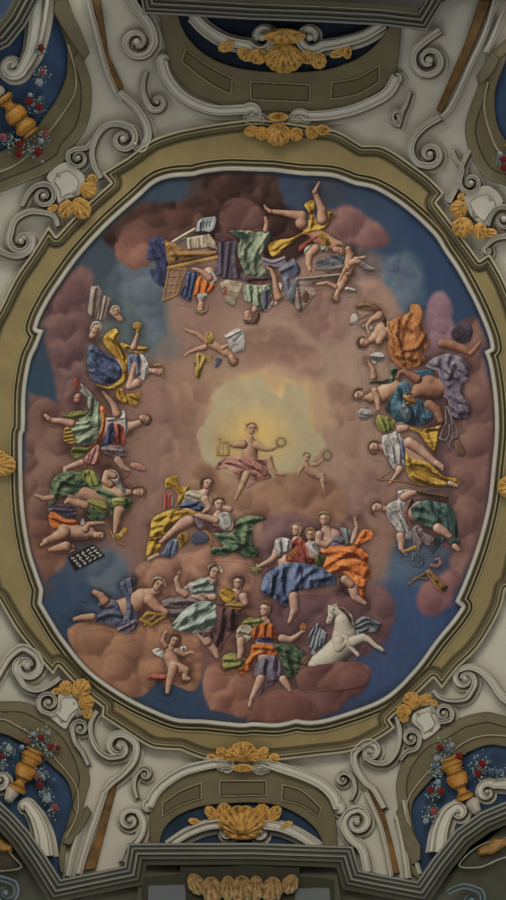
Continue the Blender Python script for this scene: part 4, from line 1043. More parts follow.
cloud('dark rounded cloud at the foot of the painting', [(248,712),(254,698),(270,690),(290,688),(308,694),(318,706),(314,722),(250,726)], (62,38,36), (104,70,62), (134,96,80), seed=17, lights=[(282,706,22)], soft=3)

def paint_figures():
    # ================================================================== the painted figures
    Q = 5.06
    # ---------- centre: the god with lyre and wreath
    Z(190, 400)
    cloth('painted_drapery', 'rose', poly(tp([100,270,130,235,160,225,150,262,120,278]), 4), [], layer(), PAINT)
    person('bare chested man with a lyre and a wreath seated in the golden light, red drapery on his lap',
     [('', [245,150,12, 240,185,36, 240,222,33, 245,262,30]),
      ('fh', [212,178,20, 178,182,12, 150,172,8, 122,158,6]), ('fh', [270,182,19, 300,197,11, 328,197,9, 352,184,7]),
      ('', [250,265,24, 232,290,19, 226,305,17]), ('f', [228,300,16, 212,340,14, 192,380,9]), ('f', [192,380,9, 182,398,7]),
      ('', [285,250,18, 318,235,16]), ('f', [318,238,15, 328,270,13, 345,296,9, 378,298,7])],
     (248,115,25,-92,.2),
     [('red_drapery','pink',[115,275,140,240,165,222,200,226,245,232,290,236,312,250,318,285,330,312,300,322,270,330,240,350,222,350,205,320,195,330,180,300,165,285,140,275],[[150,250,200,262,260,300],[200,235,250,262,300,300],[170,280,200,292]])],
     hair='hairb', skin='glowskin', dark=.08, hairpoly=[222,110,226,94,244,88,264,92,274,108,272,130,266,120,258,102,240,100,228,112,224,128])
    rods('painted_lyre','gold',[[110,180,4,108,205,4,116,222,4,134,222,4,152,222,4,158,205,4,152,180,4],[122,165,3,118,218,2],[134,165,2,134,220,2],[146,168,2,150,218,2],[116,166,4,152,170,4],[108,220,4,158,222,4]], label='golden lyre held by the man in the central light')
    _f = []
    for k in range(12):
        a = k * pi / 6; _f.append([365 + 15 * cos(a), 168 + 15 * sin(a), 4, 365 + 24 * cos(a + .4), 168 + 24 * sin(a + .4), 2])
    rods('painted_wreath','olive',_f, label='laurel wreath held up beside the man in the central light')
    Z(290, 430, Q)
    person('small winged child holding a wreath at the right of the golden light',
     [('', [85,165,10, 88,195,24, 120,215,26, 160,235,22, 175,262,14]), ('f', [62,190,14, 48,210,9, 40,232,7]), ('fh', [115,175,12, 140,175,8, 165,150,7, 178,140,6]), ('', [165,260,14, 170,300,6, 175,328,4])],
     (86,138,24,-90,.2), [], hair='hairb', skin='glowskin', dark=.08, hairpoly=[62,132,66,116,84,110,104,118,112,136,104,130,84,122,70,134])
    _f = []
    for k in range(10):
        a = k * pi / 5; _f.append([187 + 20 * cos(a), 128 + 24 * sin(a), 5, 187 + 25 * cos(a + .5), 128 + 29 * sin(a + .5), 3])
    rods('painted_wreath','olive',_f, label='small leafy wreath held by the child right of the light')

    # ---------- child with a book above the light
    Z(175, 310, Q)
    person('flying child in ochre drapery reading a book above the golden light',
     [('', [290,235,10, 255,215,22, 210,185,24, 165,165,22]), ('', [160,160,18, 115,122,14, 70,105,8, 55,98,6]), ('', [150,190,18, 110,200,14, 70,215,8, 50,230,6]), ('fh', [245,190,14, 268,178,8, 282,172,6])],
     (292,250,26,62,-.2),
     [('ochre_drapery','ochre',[150,125,170,108,195,118,200,150,190,175,160,165],[[160,120,185,165]]), ('ochre_drapery','ochre',[104,225,130,215,165,235,190,225,180,262,150,275,128,345,104,340,95,290],[[120,230,115,330],[150,245,125,300]]), ('blue_drapery','slate',[205,240,240,248,232,275,215,292,198,288,206,262],[])],
     hair='brown', skin='skinr', dark=.1)
    prop('painted_book','white',[245,130,322,85,350,108,358,205,300,222,276,190,262,152],[[262,140,330,105]],label='open book held by the flying child above the light', ang=-30)
    prop('book_page','grey',[285,150,345,102,350,112,300,165],[],auto=.6)

    # ---------- top left: keyboard player
    Z(150, 210, Q)
    prop('painted_drapery','dblue',[0,140,60,140,85,160,98,220,100,300,85,340,80,390,40,375,10,340,0,300,30,290,20,250,-20,250,-10,190],[[20,160,60,220,90,330],[70,170,90,260],[5,200,40,240]],n=5,label='deep blue drapery on the left of the keyboard instrument',w=1.8)

    ky = prop('painted_keyboard_instrument','wood',[70,150,120,165,180,205,340,205,350,240,100,300,85,250],[[90,290,345,235],[90,180,130,240],[120,225,330,222]],label='wooden keyboard instrument seen from below at upper left',auto=.5,w=2.2,bias=.1)
    rods('lattice_front','wood',[[95,298,6,185,300,5],[95,298,6,66,460,6],[185,300,5,135,430,5],[66,460,6,135,430,6],[88,335,4,172,335,4],[81,375,4,160,372,4],[74,415,4,148,408,4],[118,300,4,88,452,4],[150,300,4,112,440,4]],ky,bias=.2)
    rod('keyboard_shadow_gap','brown',[98,278,9,345,222,9],ky,bias=-.2)
    rod('keyboard_ledge','wood',[95,294,11,345,238,11],ky,bias=.28)
    prop('painted_book','cream',[105,158,120,174,190,140,236,104,230,84,170,118],[[115,162,228,96]],label='closed leaning music book on the keyboard instrument',auto=.8,n=1,ang=-25)
    prop('painted_book','grey',[228,112,240,58,262,40,330,30,338,48,325,98,300,114,262,108],[[262,50,250,105]],label='open music book on top of the keyboard instrument',auto=.6,n=1,bias=.25)
    for k in range(4): prop('music_lines','black',[252+16*k,62-2*k,262+16*k,58-2*k,256+16*k,96-3*k,247+16*k,99-3*k],auto=.1)
    prop('painted_sheet','cream',[184,140,190,200,300,188,345,205,330,160,300,120],[[200,150,205,195],[240,140,245,192]],label='sheet of music standing on the keyboard instrument',auto=.8)
    for k in range(6): prop('music_lines','black',[195+18*k,146-2*k,200+18*k,145-2*k,206+17*k,192-k,201+17*k,193-k],auto=.1)
    person('woman in an orange bodice playing the keyboard, shown upside down at the upper left',
     [('', [258,462,13, 258,430,22, 270,380,34, 300,320,34]), ('fh', [300,345,20, 265,315,14, 228,298,10, 212,300,7])],
     (258,490,27,95,.15),
     [('blue_skirt','dblue',[190,300,240,320,228,370,215,430,205,462,170,450,152,425,175,370,180,330],[[200,320,180,430],[225,330,205,440]]),
      ('orange_bodice','orange',[235,355,255,330,285,345,330,375,325,400,300,425,280,420,240,440,220,432,225,400],[[250,350,240,420],[290,365,275,420],[315,385,290,420]]),
      ('white_sleeve','white',[285,305,320,312,340,345,332,372,300,370,285,350],[[300,320,325,360]]), ('white_collar','white',[240,425,285,418,290,440,262,452,240,445],[])],
     hair='hairb', skin='skinw', hairpoly=[225,490,224,508,240,524,266,530,290,518,298,495,292,476,284,498,262,510,240,506,230,488])
    prop('painted_drapery','violet',[345,150,380,155,440,150,440,190,430,240,470,330,500,345,480,362,430,350,380,352,335,330,335,280,345,220],[[360,170,360,320],[400,170,380,340],[430,240,440,340]],n=4,label='purple drapery folds between the keyboard player and the green robed woman',w=2,bias=-.12)
    prop('painted_drapery','maroon',[330,120,400,120,440,150,400,160,350,165],n=4)
    prop('painted_sheet','cream',[350,370,390,350,475,372,428,490,382,468,370,420],[],label='pale sheet with a red flourish left of the green robed woman',auto=.5,bias=-.12)
    rods('red_flourish','red',[[372,395,5,380,388,5,388,396,5,378,410,5,372,424,5,384,426,5,390,412,5]],auto=0)

    # ---------- top middle: woman in green
    Z(225, 220, Q)
    person('woman in a pale green dress turned upside down at the top centre, hand raised to her book',
     [('', [150,455,16, 175,430,34, 200,380,44, 170,300,50, 150,200,56, 120,90,40]), ('fh', [270,390,24, 258,345,16, 250,290,13, 232,252,11, 208,238,8]), ('f', [205,50,14, 212,15,13, 205,-10,10])],
     (118,488,33,72,-.35),
     [('green_skirt','pgreen',[20,60,80,50,140,60,225,55,228,100,200,150,185,190,195,220,230,280,200,292,110,285,90,250,70,200,60,130,75,100],[[80,80,150,150,165,180],[220,70,150,180,150,270],[90,180,120,270],[200,130,180,180],[190,220,215,270]],{'w':2.2,'bias':-.08}),
      ('dark_green_fold','dgreen',[20,60,75,55,120,75,100,100,60,90],[]),
      ('red_sash','maroon',[105,285,200,290,245,275,250,310,180,330,115,320],[[120,300,240,295]]),
      ('green_bodice','pgreen',[98,325,180,332,245,315,240,380,220,430,215,460,180,465,130,420,95,400],[[120,340,130,410],[160,340,170,430],[200,340,205,440]]),
      ('blue_shawl','slate',[190,355,225,350,232,400,205,445,188,410],[[205,360,205,430]]),
      ('white_sleeve','white',[240,320,290,320,302,360,285,410,240,440,215,455,228,420,248,395],[[250,340,240,430],[285,340,270,410]],{'over':0})],
     hair='hair', skin='skinr', hairpoly=[95,500,100,525,130,530,165,525,180,490,172,462,150,470,145,495,120,505], )
    prop('painted_book','violet',[180,185,240,200,305,180,315,235,250,242,230,232,195,235],[[190,200,240,215,300,195]],n=1,label='lilac cloth bound folder in the green robed woman s hand',bias=.15)
    prop('painted_drapery','slate',[270,245,345,190,385,240,380,275,330,300,340,360,310,395,300,330],[[280,260,340,230],[350,210,370,260],[310,300,320,370]],n=1,label='blue grey cloth hanging beside the pale drawing sheet',bias=.1,w=2)
    # ---------- top right: figure with raised feet
    Z(280, 170, Q)
    prop('painted_easel','stone',[25,650,75,560,80,545,310,520,330,500,340,520,320,545,190,560,150,590,180,600,185,625,110,718,95,720,70,680],[[80,560,100,700],[90,550,300,530]],label='pale drawing sheet on a board near the top of the painting',bias=.12,w=2)
    prop('drawn_figure','brown',[110,640,125,610,145,620,150,650,135,675,115,665],n=4,auto=1)
    prop('painted_board','grey',[25,640,75,545,90,555,80,640,75,690],label=None,bias=-.15)
    rod('painted_stone_globe','grey',[200,470,20,250,480,42,300,455,36],label='dark round stone globe beside the raised feet',auto=.8,bias=-.15)
    rod('painted_rim','stone',[185,500,8,250,502,9,320,485,8],auto=.3)
    person('barefoot figure in yellow drapery with both feet kicked up at the top of the painting',
     [('', [320,400,18, 300,390,30, 250,370,36, 200,340,40, 150,290,40]), ('f', [110,270,34, 110,235,30, 60,225,22, 0,215,15, -50,210,12]), ('f', [-50,210,12, -72,192,9, -78,180,7]),
      ('f', [215,250,30, 212,200,24, 192,150,17, 175,112,14]), ('f', [175,112,13, 185,90,10, 198,65,8]), ('fh', [180,400,26, 150,430,22, 145,480,17, 152,500,14])],
     (298,405,30,10,.4),
     [('yellow_drapery','yellow',[120,175,160,150,178,165,175,230,205,255,240,240,235,215,268,210,262,260,235,300,185,310,150,320,100,340,60,375,20,400,0,430,-40,440,-60,400,-55,370,0,350,60,340,130,300,150,250,140,210],[[140,190,160,240,150,290],[250,225,220,290,150,310],[100,325,30,360,-30,400],[70,350,10,400]],{'w':2.4}),
      ('yellow_drapery','gold',[190,320,225,315,250,350,260,380,225,385,200,355],[[205,325,235,370]]),
      ('white_sleeve','pgreen',[125,395,170,370,225,385,250,410,200,420,160,440,125,440],[[140,400,220,400]]),
      ('pink_sash','red',[100,380,185,330,195,345,150,370,110,410,95,420],[])],
     hair='brown', skin='skinr')
    person('rosy trumpet blowing cherub, lower of the pair at the upper right',
     [('', [290,625,10, 300,600,22, 320,560,28, 345,520,26]), ('', [345,520,22, 365,480,18, 380,450,14]), ('f', [280,590,14, 240,570,11, 190,578,8])],
     (285,640,24,100,-.3), [('white_scarf','white',[335,590,380,600,390,618,350,618,330,608],[[340,600,380,610]])], hair='brown', skin='skinr')
    person('rosy cherub with fluttering white scarf, upper of the pair at the upper right',
     [('', [340,505,14, 350,470,26, 355,430,22, 345,400,16]), ('', [360,470,18, 400,450,13, 430,440,9]), ('f', [330,500,12, 315,530,9, 300,560,7])],
     (398,462,16,-30,.3), [('white_scarf','white',[385,440,410,445,430,470,470,490,485,500,460,512,430,500,410,485,390,470],[[395,455,460,500]])], hair='brown', skin='skinr')

    # ---------- left: stone pedestal, statue heads
    Z(20, 280)
    sp = prop('painted_pedestal','stone',[285,25,318,22,330,45,312,150,290,155,270,130],[[300,35,285,140]],n=1,label='carved stone pedestal tipped on its side at the upper left',w=2.4,bias=.1)
    prop('pedestal_moulding','stone',[318,40,335,60,305,160,340,165,368,75,345,62,330,62],[[345,65,325,160],[330,60,312,155]],sp,bias=.15,w=1.2)
    person('stone coloured sculpted head lying beside the tipped pedestal', [('', [372,128,14, 390,145,14, 405,158,12])], (385,125,18,-100,.2), [], hair='hairg', skin='glowskin')
    person('small curly headed cherub peering from behind the blue robed woman', [('', [300,210,18, 290,225,14])], (305,195,22,-60,.3), [], hair='hairg', skin='skinw')
    # ---------- left: woman in blue
    Z(80, 320, Q)
    person('woman in a blue dress and golden cloak holding up a cup, lying sideways at the upper left',
     [('', [365,258,14, 330,260,22, 290,250,44, 220,250,50, 120,240,60]), ('fh', [270,140,18, 280,110,13, 290,75,10, 292,60,8]), ('fh', [290,320,26, 255,335,24, 262,290,16, 270,255,12, 272,238,9])],
     (392,262,29,12,-.35),
     [('blue_skirt','blue',[40,140,60,120,120,160,185,200,215,260,190,310,130,330,60,300,35,230],[[60,150,130,210,200,260],[50,200,110,260,180,300],[90,160,170,200,205,240],[70,260,130,300]],{'w':2.4}),
      ('golden_cloak','yellow',[130,70,180,40,200,75,195,110,240,180,245,260,235,310,190,345,140,350,90,335,80,322,140,335,190,310,215,270,200,210,150,160,115,110],[[140,80,180,110,215,180,225,260],[190,60,170,100,220,190],[240,200,225,300,190,330]],{'w':2.2}),
      ('golden_cloak','yellow',[205,110,250,125,300,130,350,140,330,165,290,170,240,160,212,140],[[215,125,290,145,340,145]]),
      ('golden_cloak','yellow',[190,350,215,345,235,375,305,365,300,405,290,432,230,425,185,395],[[215,355,235,410],[250,380,290,400]]),
      ('blue_bodice','sash',[245,180,300,175,310,230,300,285,262,285,240,250],[[250,190,260,270],[290,185,290,270]]),
      ('white_blouse','white',[300,170,325,180,350,235,345,280,315,320,285,300,310,270,312,220],[[315,190,330,240,325,300]])],
     hair='hairb', skin='skinw', hairpoly=[370,225,395,215,425,232,430,270,420,295,412,275,405,250,380,240])
    rods('painted_cup','gold',[[272,22,6,290,18,10,308,22,6],[278,34,12,300,34,12],[290,50,6,290,60,8]],label='golden cup lifted by the blue robed woman at left',auto=.2)
    # ---------- left: helmeted / orange sashed figure
    Z(30, 380, Q)
    prop('painted_drapery','red',[215,-20,250,0,240,60,222,40],n=1,label='red drapery with an open book at left')
    prop('painted_book','white',[250,10,275,30,320,75,310,100,280,85,250,60,262,40],[[262,30,300,90]],label='small open book beside the reclining soldier',bias=-.05)
    person('pink muzzled stone mask beside the green draped figure at left', [('', [240,100,20, 245,85,20])], (240,92,22,-90,0), [], hair=None, skin='pink')
    person('reclining figure in pale green fringed kilt with an orange sash, feet to the left',
     [('', [560,215,16, 520,230,22, 470,250,44, 380,250,60, 300,240,60]), ('f', [210,220,22, 160,208,17, 120,205,15, 92,195,13]), ('f', [95,195,14, 80,180,11]), ('fh', [440,170,24, 425,130,18, 400,95,13, 378,72,9]),
      ('f', [260,420,20, 215,435,16, 180,450,14, 180,490,12])],
     (580,195,28,20,-.25),
     [('green_cloak','pgreen',[290,90,320,80,350,110,370,160,360,240,330,280,280,240,250,215,250,180,300,165,290,130],[[310,95,300,170],[345,120,340,250]],{'w':2.2}),
      ('olive_sleeve','lgreen',[160,180,220,155,300,160,260,195,190,200],[[180,185,280,170]],{'bias':-.25}),
      ('pale_kilt','pgreen',[200,215,260,210,320,200,350,240,340,300,300,330,240,330,200,300,170,290,180,250],[[210,225,290,215],[205,260,300,240],[210,300,300,290]],{'w':2.6}),
      ('fringe','gold',[178,235,205,220,215,260,235,300,215,325,175,315,165,280],[[180,250,205,245],[180,270,210,265],[175,290,215,285],[180,310,220,300]],{'w':1.0}),
      ('orange_sash','orange',[350,130,375,140,385,200,375,270,340,320,300,360,250,375,290,345,330,310,355,260,362,200],[[365,150,372,230,340,300]]),
      ('olive_cloth','lgreen',[215,340,260,335,310,350,280,380,230,400,205,380],[[225,350,290,355]],{'bias':-.2}),
      ('pink_cloth','pink',[310,350,345,325,358,380,350,420,300,430,275,445,275,395],[[330,340,300,420],[345,350,335,410]]),
      ('blue_corset','dblue',[390,230,425,215,430,290,400,330,360,335,385,280],[[400,240,390,320]]),
      ('red_bodice','red',[425,220,470,230,485,280,475,330,430,320,430,280],[[440,230,450,310]]),
      ('white_shirt','white',[385,190,440,185,470,150,490,180,500,250,480,280,470,230,430,215,392,212],[[400,200,470,190],[480,180,485,260]]),
      ('pale_cloth','mauve',[360,340,430,325,480,345,490,385,430,395,375,370],[[370,350,470,360]])],
     hair='hair', skin='skinw')
    # ---------- left: woman in green and yellow lying sideways with tambourine
    Z(60, 450, Q)
    person('woman in green and yellow silk lying sideways at the left, one arm reaching down to a gilded crown',
     [('', [350,215,18, 320,220,30, 270,230,50, 200,230,60, 90,210,60]), ('f', [256,175,20, 228,155,20, 240,120,22, 275,130,16]), ('fh', [300,310,30, 290,345,22, 284,385,17, 280,415,12]),
      ('f', [130,280,22, 80,268,22, 45,255,17, 30,265,12]), ('f', [-40,240,16, -80,245,14, -120,230,9])],
     (400,216,32,2,-.35),
     [('green_robe','green',[-60,290,-50,190,-20,130,40,105,100,110,160,110,205,150,215,190,180,205,120,190,80,230,60,240,120,250,200,260,245,300,235,340,190,365,140,340,120,290,60,230,20,240,-30,270],[[-20,150,60,170,130,180,210,210],[-30,240,0,170,60,130],[100,120,130,170],[90,230,170,250,240,310],[120,300,180,340]],{'w':2.6}),
      ('yellow_silk','lgreen',[115,105,150,98,180,115,190,150,205,180,170,190,135,170,110,140],[[140,110,165,180]]),
      ('yellow_silk','lgreen',[130,255,190,245,235,270,245,310,215,320,160,300,135,280],[[150,262,225,295]]),
      ('green_shawl','green',[180,195,240,200,300,235,350,240,370,265,345,310,300,330,255,330,250,290,230,250,190,225],[[190,205,270,230,340,270],[260,260,300,320],[330,250,320,310]],{'w':2.2}),
      ('yellow_bodice','lgreen',[265,245,320,240,335,270,300,290,268,280],[[275,255,325,255]]),
      ('white_sleeve','white',[215,130,240,95,290,110,310,160,330,190,345,225,310,215,285,180,262,165,240,180,215,165],[[225,110,230,160],[280,130,320,200],[250,110,290,160]]),
      ('purple_cloth','violet',[-60,290,0,270,60,280,90,310,70,345,0,340,-50,330],[[-40,300,60,310]],{'bias':-.25})],
     hair='brown', skin='skinr', hairpoly=[365,185,385,175,420,182,440,205,436,235,420,248,424,220,415,200,390,192,370,200])
    rods('painted_crown','gold',[[285,430,8,300,440,14,330,405,14,325,395,8],[265,430,4,300,470,5,325,480,5],[250,400,3,270,440,4]],label='gilded openwork crown in the hand of the green and yellow robed woman',auto=1.6,bias=.15)
    rod('painted_arm','skinw',[292,50,18,320,85,15,350,102,9],label='bare arm reaching to the tambourine')
    rods('painted_tambourine','pink',[[370,75,14,400,85,17,428,98,10]],label='pale tambourine floating above the green and yellow robed woman',auto=.2,bias=.1)
    rod('painted_flute','brown',[260,170,3,345,130,3],auto=.1)
    person('chubby child in orange drapery lying above a black music board at lower left',
     [('', [185,430,14, 150,420,32, 90,420,40, 30,400,44]), ('f', [20,420,36, -30,445,24, -75,462,16]), ('f', [-70,465,15, -92,480,11]), ('f', [30,490,30, -20,500,20, -50,505,12]), ('fh', [130,400,22, 145,375,14, 185,370,11, 212,368,8])],
     (200,432,30,0,.3),
     [('orange_drapery','orange',[-60,330,-30,310,20,345,75,350,95,375,60,385,10,380,-30,400,-50,380],[[-40,340,30,365,80,365]]),
      ('orange_drapery','dorange',[-10,490,30,465,70,480,75,510,30,525,-5,515],[[0,500,60,495]]), ('white_wing','white',[105,355,120,345,130,370,128,395,105,395],[])],
     hair='hair', skin='skinr', hairpoly=[180,405,205,400,228,415,232,440,220,458,224,435,212,418,190,414])
    bd = prop('painted_music_board','black',[35,540,165,470,232,537,75,614],[],label='black board with white written characters at the lower left of the painting',auto=.1,bias=-.1)
    _g = []
    RR = random.Random(3)
    for r_ in range(4):
        for c_ in range(5):
            u0, v0 = (c_ + .5) / 5, (r_ + .5) / 4
            x_ = 45 + u0 * 128 + v0 * 48; y_ = 548 - u0 * 66 + v0 * 52
            for j in range(2):
                a_ = RR.choice([0, .6, 1.5, 2.2, -.5]); l_ = 7
                _g.append([x_ - l_ * cos(a_) + j * 2, y_ - l_ * sin(a_), 2.7, x_ + l_ * cos(a_) + j * 2, y_ + l_ * sin(a_), 2.7])
    s_ = union(*[chain(tp(p, 3)) for p in _g]); wc = cloth('written_characters','white',s_,[],layer(),bd,auto=0,bias=.25,soft=.15)
    if wc: wc['kind'] = 'stuff'

    # ---------- right: orange robed man and winged boy etc.
    Z(350, 290, Q)
    prop('painted_wing','white',[100,330,130,315,165,320,180,345,150,360,120,375,105,350],[[110,335,170,340]],n=4,label='white wing above the small green draped figure at right',auto=1.4,bias=-.15)
    prop('painted_wing','white',[40,610,80,590,110,610,120,640,80,655,50,650],[[50,620,110,630]],n=4,label='white wing below the small green draped figure at right',auto=1.4,bias=-.15)
    person('man wrapped in a big orange cloak looking left at the upper right',
     [('', [95,262,14, 130,240,30, 170,210,50, 240,210,60]), ('f', [150,260,20, 170,225,22]), ('fh', [150,130,24, 110,150,14, 85,180,10, 95,215,8])],
     (72,265,30,190,.3),
     [('orange_cloak','dorange',[190,170,225,140,270,125,300,110,305,75,345,70,370,110,365,170,390,230,395,290,370,320,385,355,350,385,300,402,260,395,220,365,195,320,190,270,200,230],[[210,180,215,280,270,370],[240,160,235,240,260,310],[300,120,280,170,310,200],[380,230,340,290,280,300],[340,180,380,240],[240,330,330,350],[230,220,250,280,300,330]],{'w':2.6,'bias':.08}),
      ('brown_scarf','brown',[30,85,60,55,110,60,150,85,180,130,190,180,175,190,150,140,110,110,60,100],[[40,80,110,80,170,140]],{'w':1.8,'bias':.15}),
      ('white_cloth','white',[60,180,95,165,118,190,112,220,80,205],[[70,185,105,200]])],
     hair='hair', skin='skinr')
    prop('painted_paper','white',[5,130,30,118,45,150,30,172,3,165],[],n=3,label='white paper held out by the orange cloaked man',auto=.5)
    rods('painted_staff','brown',[[0,175,3,100,120,3],[30,95,3,45,135,3]],auto=0)
    person('bare shouldered youth with green drapery turned sideways at the right',
     [('', [75,545,14, 110,545,28, 170,530,50, 220,500,50]), ('fh', [120,440,20, 115,400,14, 100,375,10, 92,362,7]), ('f', [125,510,18, 140,550,18, 145,600,13])],
     (45,530,30,185,-.3),
     [('green_drapery','green',[105,450,160,460,200,440,205,395,240,395,235,430,225,465,180,480,130,475,100,475],[[115,460,220,450],[215,400,215,450]]),
      ('dark_green_drapery','dgreen',[175,600,190,560,215,520,240,560,230,640,200,630],[[190,570,220,620]]),
      ('yellow_drapery','lgreen',[140,630,190,640,230,660,220,700,190,724,150,715,130,670],[[150,640,180,710],[190,650,200,700]])],
     hair='brown', skin='skinr', hairpoly=[70,500,45,488,18,500,8,530,20,555,50,562,34,545,32,518,50,508])
    Z(350, 290, Q)
    prop('painted_globe','teal',[240,480,275,460,305,480,310,520,360,560,420,580,425,640,390,675,330,690,260,670,215,640,205,580,225,520],[[240,510,235,600,290,660],[270,600,310,640]],n=5,label='round dark blue celestial globe at the right',auto=1.2,w=6,bias=.1)
    prop('globe_constellation','grey',[262,580,290,590,300,630,280,655,255,620],n=4,auto=2)
    prop('painted_drapery','teal',[330,410,400,400,425,415,420,450,380,445,340,430],n=4,label='teal cloth strip behind the bare backed man')
    person('bare backed man bending over the globe, lilac grey drapery round his hips, at the right',
     [('', [312,540,16, 350,510,40, 400,490,62, 450,500,50, 500,480,50]), ('fh', [340,450,26, 305,430,20, 275,410,14, 250,418,11, 240,445,8]), ('f', [400,580,26, 440,610,26, 460,660,18]), ('f', [470,270,26, 540,285,28, 590,310,20, 612,320,14]), ('f', [612,320,13, 640,290,12, 660,262,8])],
     (305,550,27,215,.2),
     [('lilac_drapery','violet',[380,390,410,350,440,335,490,320,540,330,590,360,605,400,600,450,570,480,560,520,600,570,612,620,590,650,540,650,500,620,495,560,470,540,480,500,450,450,440,410],[[440,350,450,420,500,480],[500,335,490,400,540,440],[560,350,590,420],[480,520,560,560,600,610],[500,580,550,620],[520,380,500,440]],{'w':3,'bias':.14}),
      ],
     hair='hair', skin='skind')
    rods('golden_mask','gold',[[275,535,8,310,560,16],[290,575,8,330,570,10]],auto=2.2,label='gilded winged ornament on the globe')
    Z(400, 320, Q)
    prop('painted_dark_puff','violet',[260,50,300,20,350,15,370,60,350,110,300,120,265,90],n=5,label='dusky violet cloth bundle above the lilac draped man',bias=-.25,w=3)
    rods('painted_rope','mauve',[[230,440,5,235,520,5,210,570,5,200,600,5,230,610,5,250,580,5,250,530,5],[260,500,5,270,570,5,250,640,5,260,660,4],[270,510,5,290,560,5,290,590,5,265,600,5],[240,440,6,262,500,6]],label='looped pale rope hanging from the lilac drapery',auto=.3,bias=.1)
    prop('painted_quiver','brown',[272,615,300,600,335,670,320,690,285,685],n=1,label='brown tapered bag beneath the looped rope',bias=.1)
    # ---------- right: woman in white and yellow
    Z(360, 410, Q)
    person('woman in white and blue with mustard yellow drapery, lying sideways at the right with a long staff',
     [('', [100,188,14, 140,190,34, 200,190,50, 260,220,50, 330,290,50]), ('f', [205,95,24, 235,90,16]), ('fh', [200,300,22, 190,320,14, 170,345,10, 150,370,7]),
      ('f', [250,165,30, 310,205,26, 360,250,20, 390,275,16]), ('f', [390,270,16, 415,290,16, 418,300,10]), ('f', [455,370,14, 490,385,12])],
     (70,185,29,190,-.3),
     [('mustard_drapery','yellow',[245,85,300,95,370,85,415,75,400,110,400,170,380,230,350,190,320,150,300,120,270,108],[[260,95,400,90],[330,110,370,200],[395,100,380,200]],{'w':2,'bias':-.02}),
      ('mustard_drapery','yellow',[232,200,245,230,270,245,330,260,380,290,420,330,470,340,505,350,500,380,430,390,350,385,290,370,245,340,228,270],[[240,230,260,310,330,360],[280,270,340,280,400,330,480,360],[270,330,360,370,460,375]],{'w':2.8}),
      ('white_blouse','white',[110,135,170,110,180,70,210,60,235,80,225,110,205,125,215,160,225,230,232,285,210,310,170,300,140,250,120,215],[[130,140,160,190,170,260],[180,120,200,200,200,290],[190,70,200,105],[150,230,190,290]],{'w':1.6}),
      ('blue_sash','sash',[200,150,222,150,232,200,228,250,215,250,205,200],[[212,160,220,240]])],
     hair='brown', skin='skinw', hairpoly=[100,160,70,148,45,158,34,185,44,212,70,228,95,212,75,210,58,195,58,172,75,165])
    rods('painted_staff','wood',[[90,348,4,180,358,4,260,368,4,330,385,4],[95,345,4,150,310,4]],label='long thin wooden staff below the white and yellow clad woman',auto=0,bias=.1)
    prop('painted_drapery','brown',[270,400,340,415,420,425,450,445,440,460,360,440,290,430],[[280,410,440,440]],n=4,label='brown cloak edge above the dark green skirt')
    # ---------- right: woman in green skirt with hammer
    person('woman in a white blouse and dark green skirt, lying sideways at the lower right with a gold tube in her hand',
     [('', [120,500,14, 160,505,30, 220,520,48, 300,520,60, 420,560,56]), ('f', [225,440,24, 255,425,22, 275,420,16]), ('fh', [205,640,24, 212,665,22, 210,700,16, 222,716,10]), ('f', [395,600,26, 430,620,22, 455,640,14]), ('f', [480,690,16, 500,708,12])],
     (85,492,32,188,-.3),
     [('dark_green_skirt','dgreen',[255,500,290,470,340,455,400,465,455,480,480,520,495,580,500,650,510,700,470,690,430,660,390,700,370,724,380,680,400,640,380,600,330,590,280,560],[[270,490,340,500,400,560],[300,540,380,570,390,640],[440,480,470,580,480,660],[340,470,420,520,440,600]],{'w':3.2,'bias':.08}),
      ('maroon_shawl','maroon',[215,430,260,440,300,455,270,480,245,520,270,580,330,610,390,650,370,690,330,650,280,610,240,570,225,520,235,480],[[260,450,240,520,270,590,360,650]],{'w':1.8,'bias':.1}),
      ('white_blouse','white',[140,475,190,450,190,410,235,400,265,395,250,420,225,450,240,480,225,520,240,580,265,620,250,660,215,640,195,625,165,580,135,540],[[150,490,190,540,220,620],[200,470,215,540,250,600],[200,420,240,410]],{'w':1.6}),
      ('mauve_skirt_folds','mauve',[265,600,300,580,330,620,380,650,350,690,320,680,290,720,270,690],[[280,600,310,680],[310,610,360,670]],{'w':1.8})],
     hair='brown', skin='skinw', hairpoly=[112,462,80,455,52,468,44,500,56,528,90,540,72,518,66,492,80,472])
    rod('painted_gold_tube','gold',[235,712,9,278,694,9],label='short gold tube in the hand of the dark green skirted woman',bias=.15)
    Z(385, 500, Q)
    rods('painted_tool_wheel','grey',[[145,270,6,170,272,6,190,290,6,195,315,6,175,335,5,150,330,5,140,300,5,145,270,6],[145,270,3,190,330,3],[190,275,3,140,330,3]],label='small grey wheel among the tools at the lower right',auto=.5,bias=-.1)
    rods('painted_screw_hook','pink',[[235,330,9,265,338,9,282,320,9,275,298,8,255,300,7]],label='curved pinkish hook among the tools at the lower right',auto=.2,bias=-.05)
    rods('painted_compass','wood',[[135,412,6,200,372,7],[150,390,5,215,400,5],[125,420,8,132,425,6]],label='wooden jointed tool with a dark knob at the lower right',auto=.3,bias=.05)
    pb = prop('painted_tool_box','wood',[200,360,225,345,300,420,322,430,310,465,285,470,255,445],[[215,355,300,450]],label='open wooden box among the tools at the lower right',bias=.2,w=2.6)
    rods('box_slots','brown',[[222,372,5,230,380,5],[258,408,6,268,418,6],[290,450,8,312,440,8]],pb,auto=0,bias=-.3)

    # ---------- lower middle left: women in yellow and green
    Z(140, 470, Q)
    prop('painted_book','red',[112,122,158,115,160,185,118,205],[[130,125,130,195]],label='upright red book behind the yellow draped woman',bias=.15)
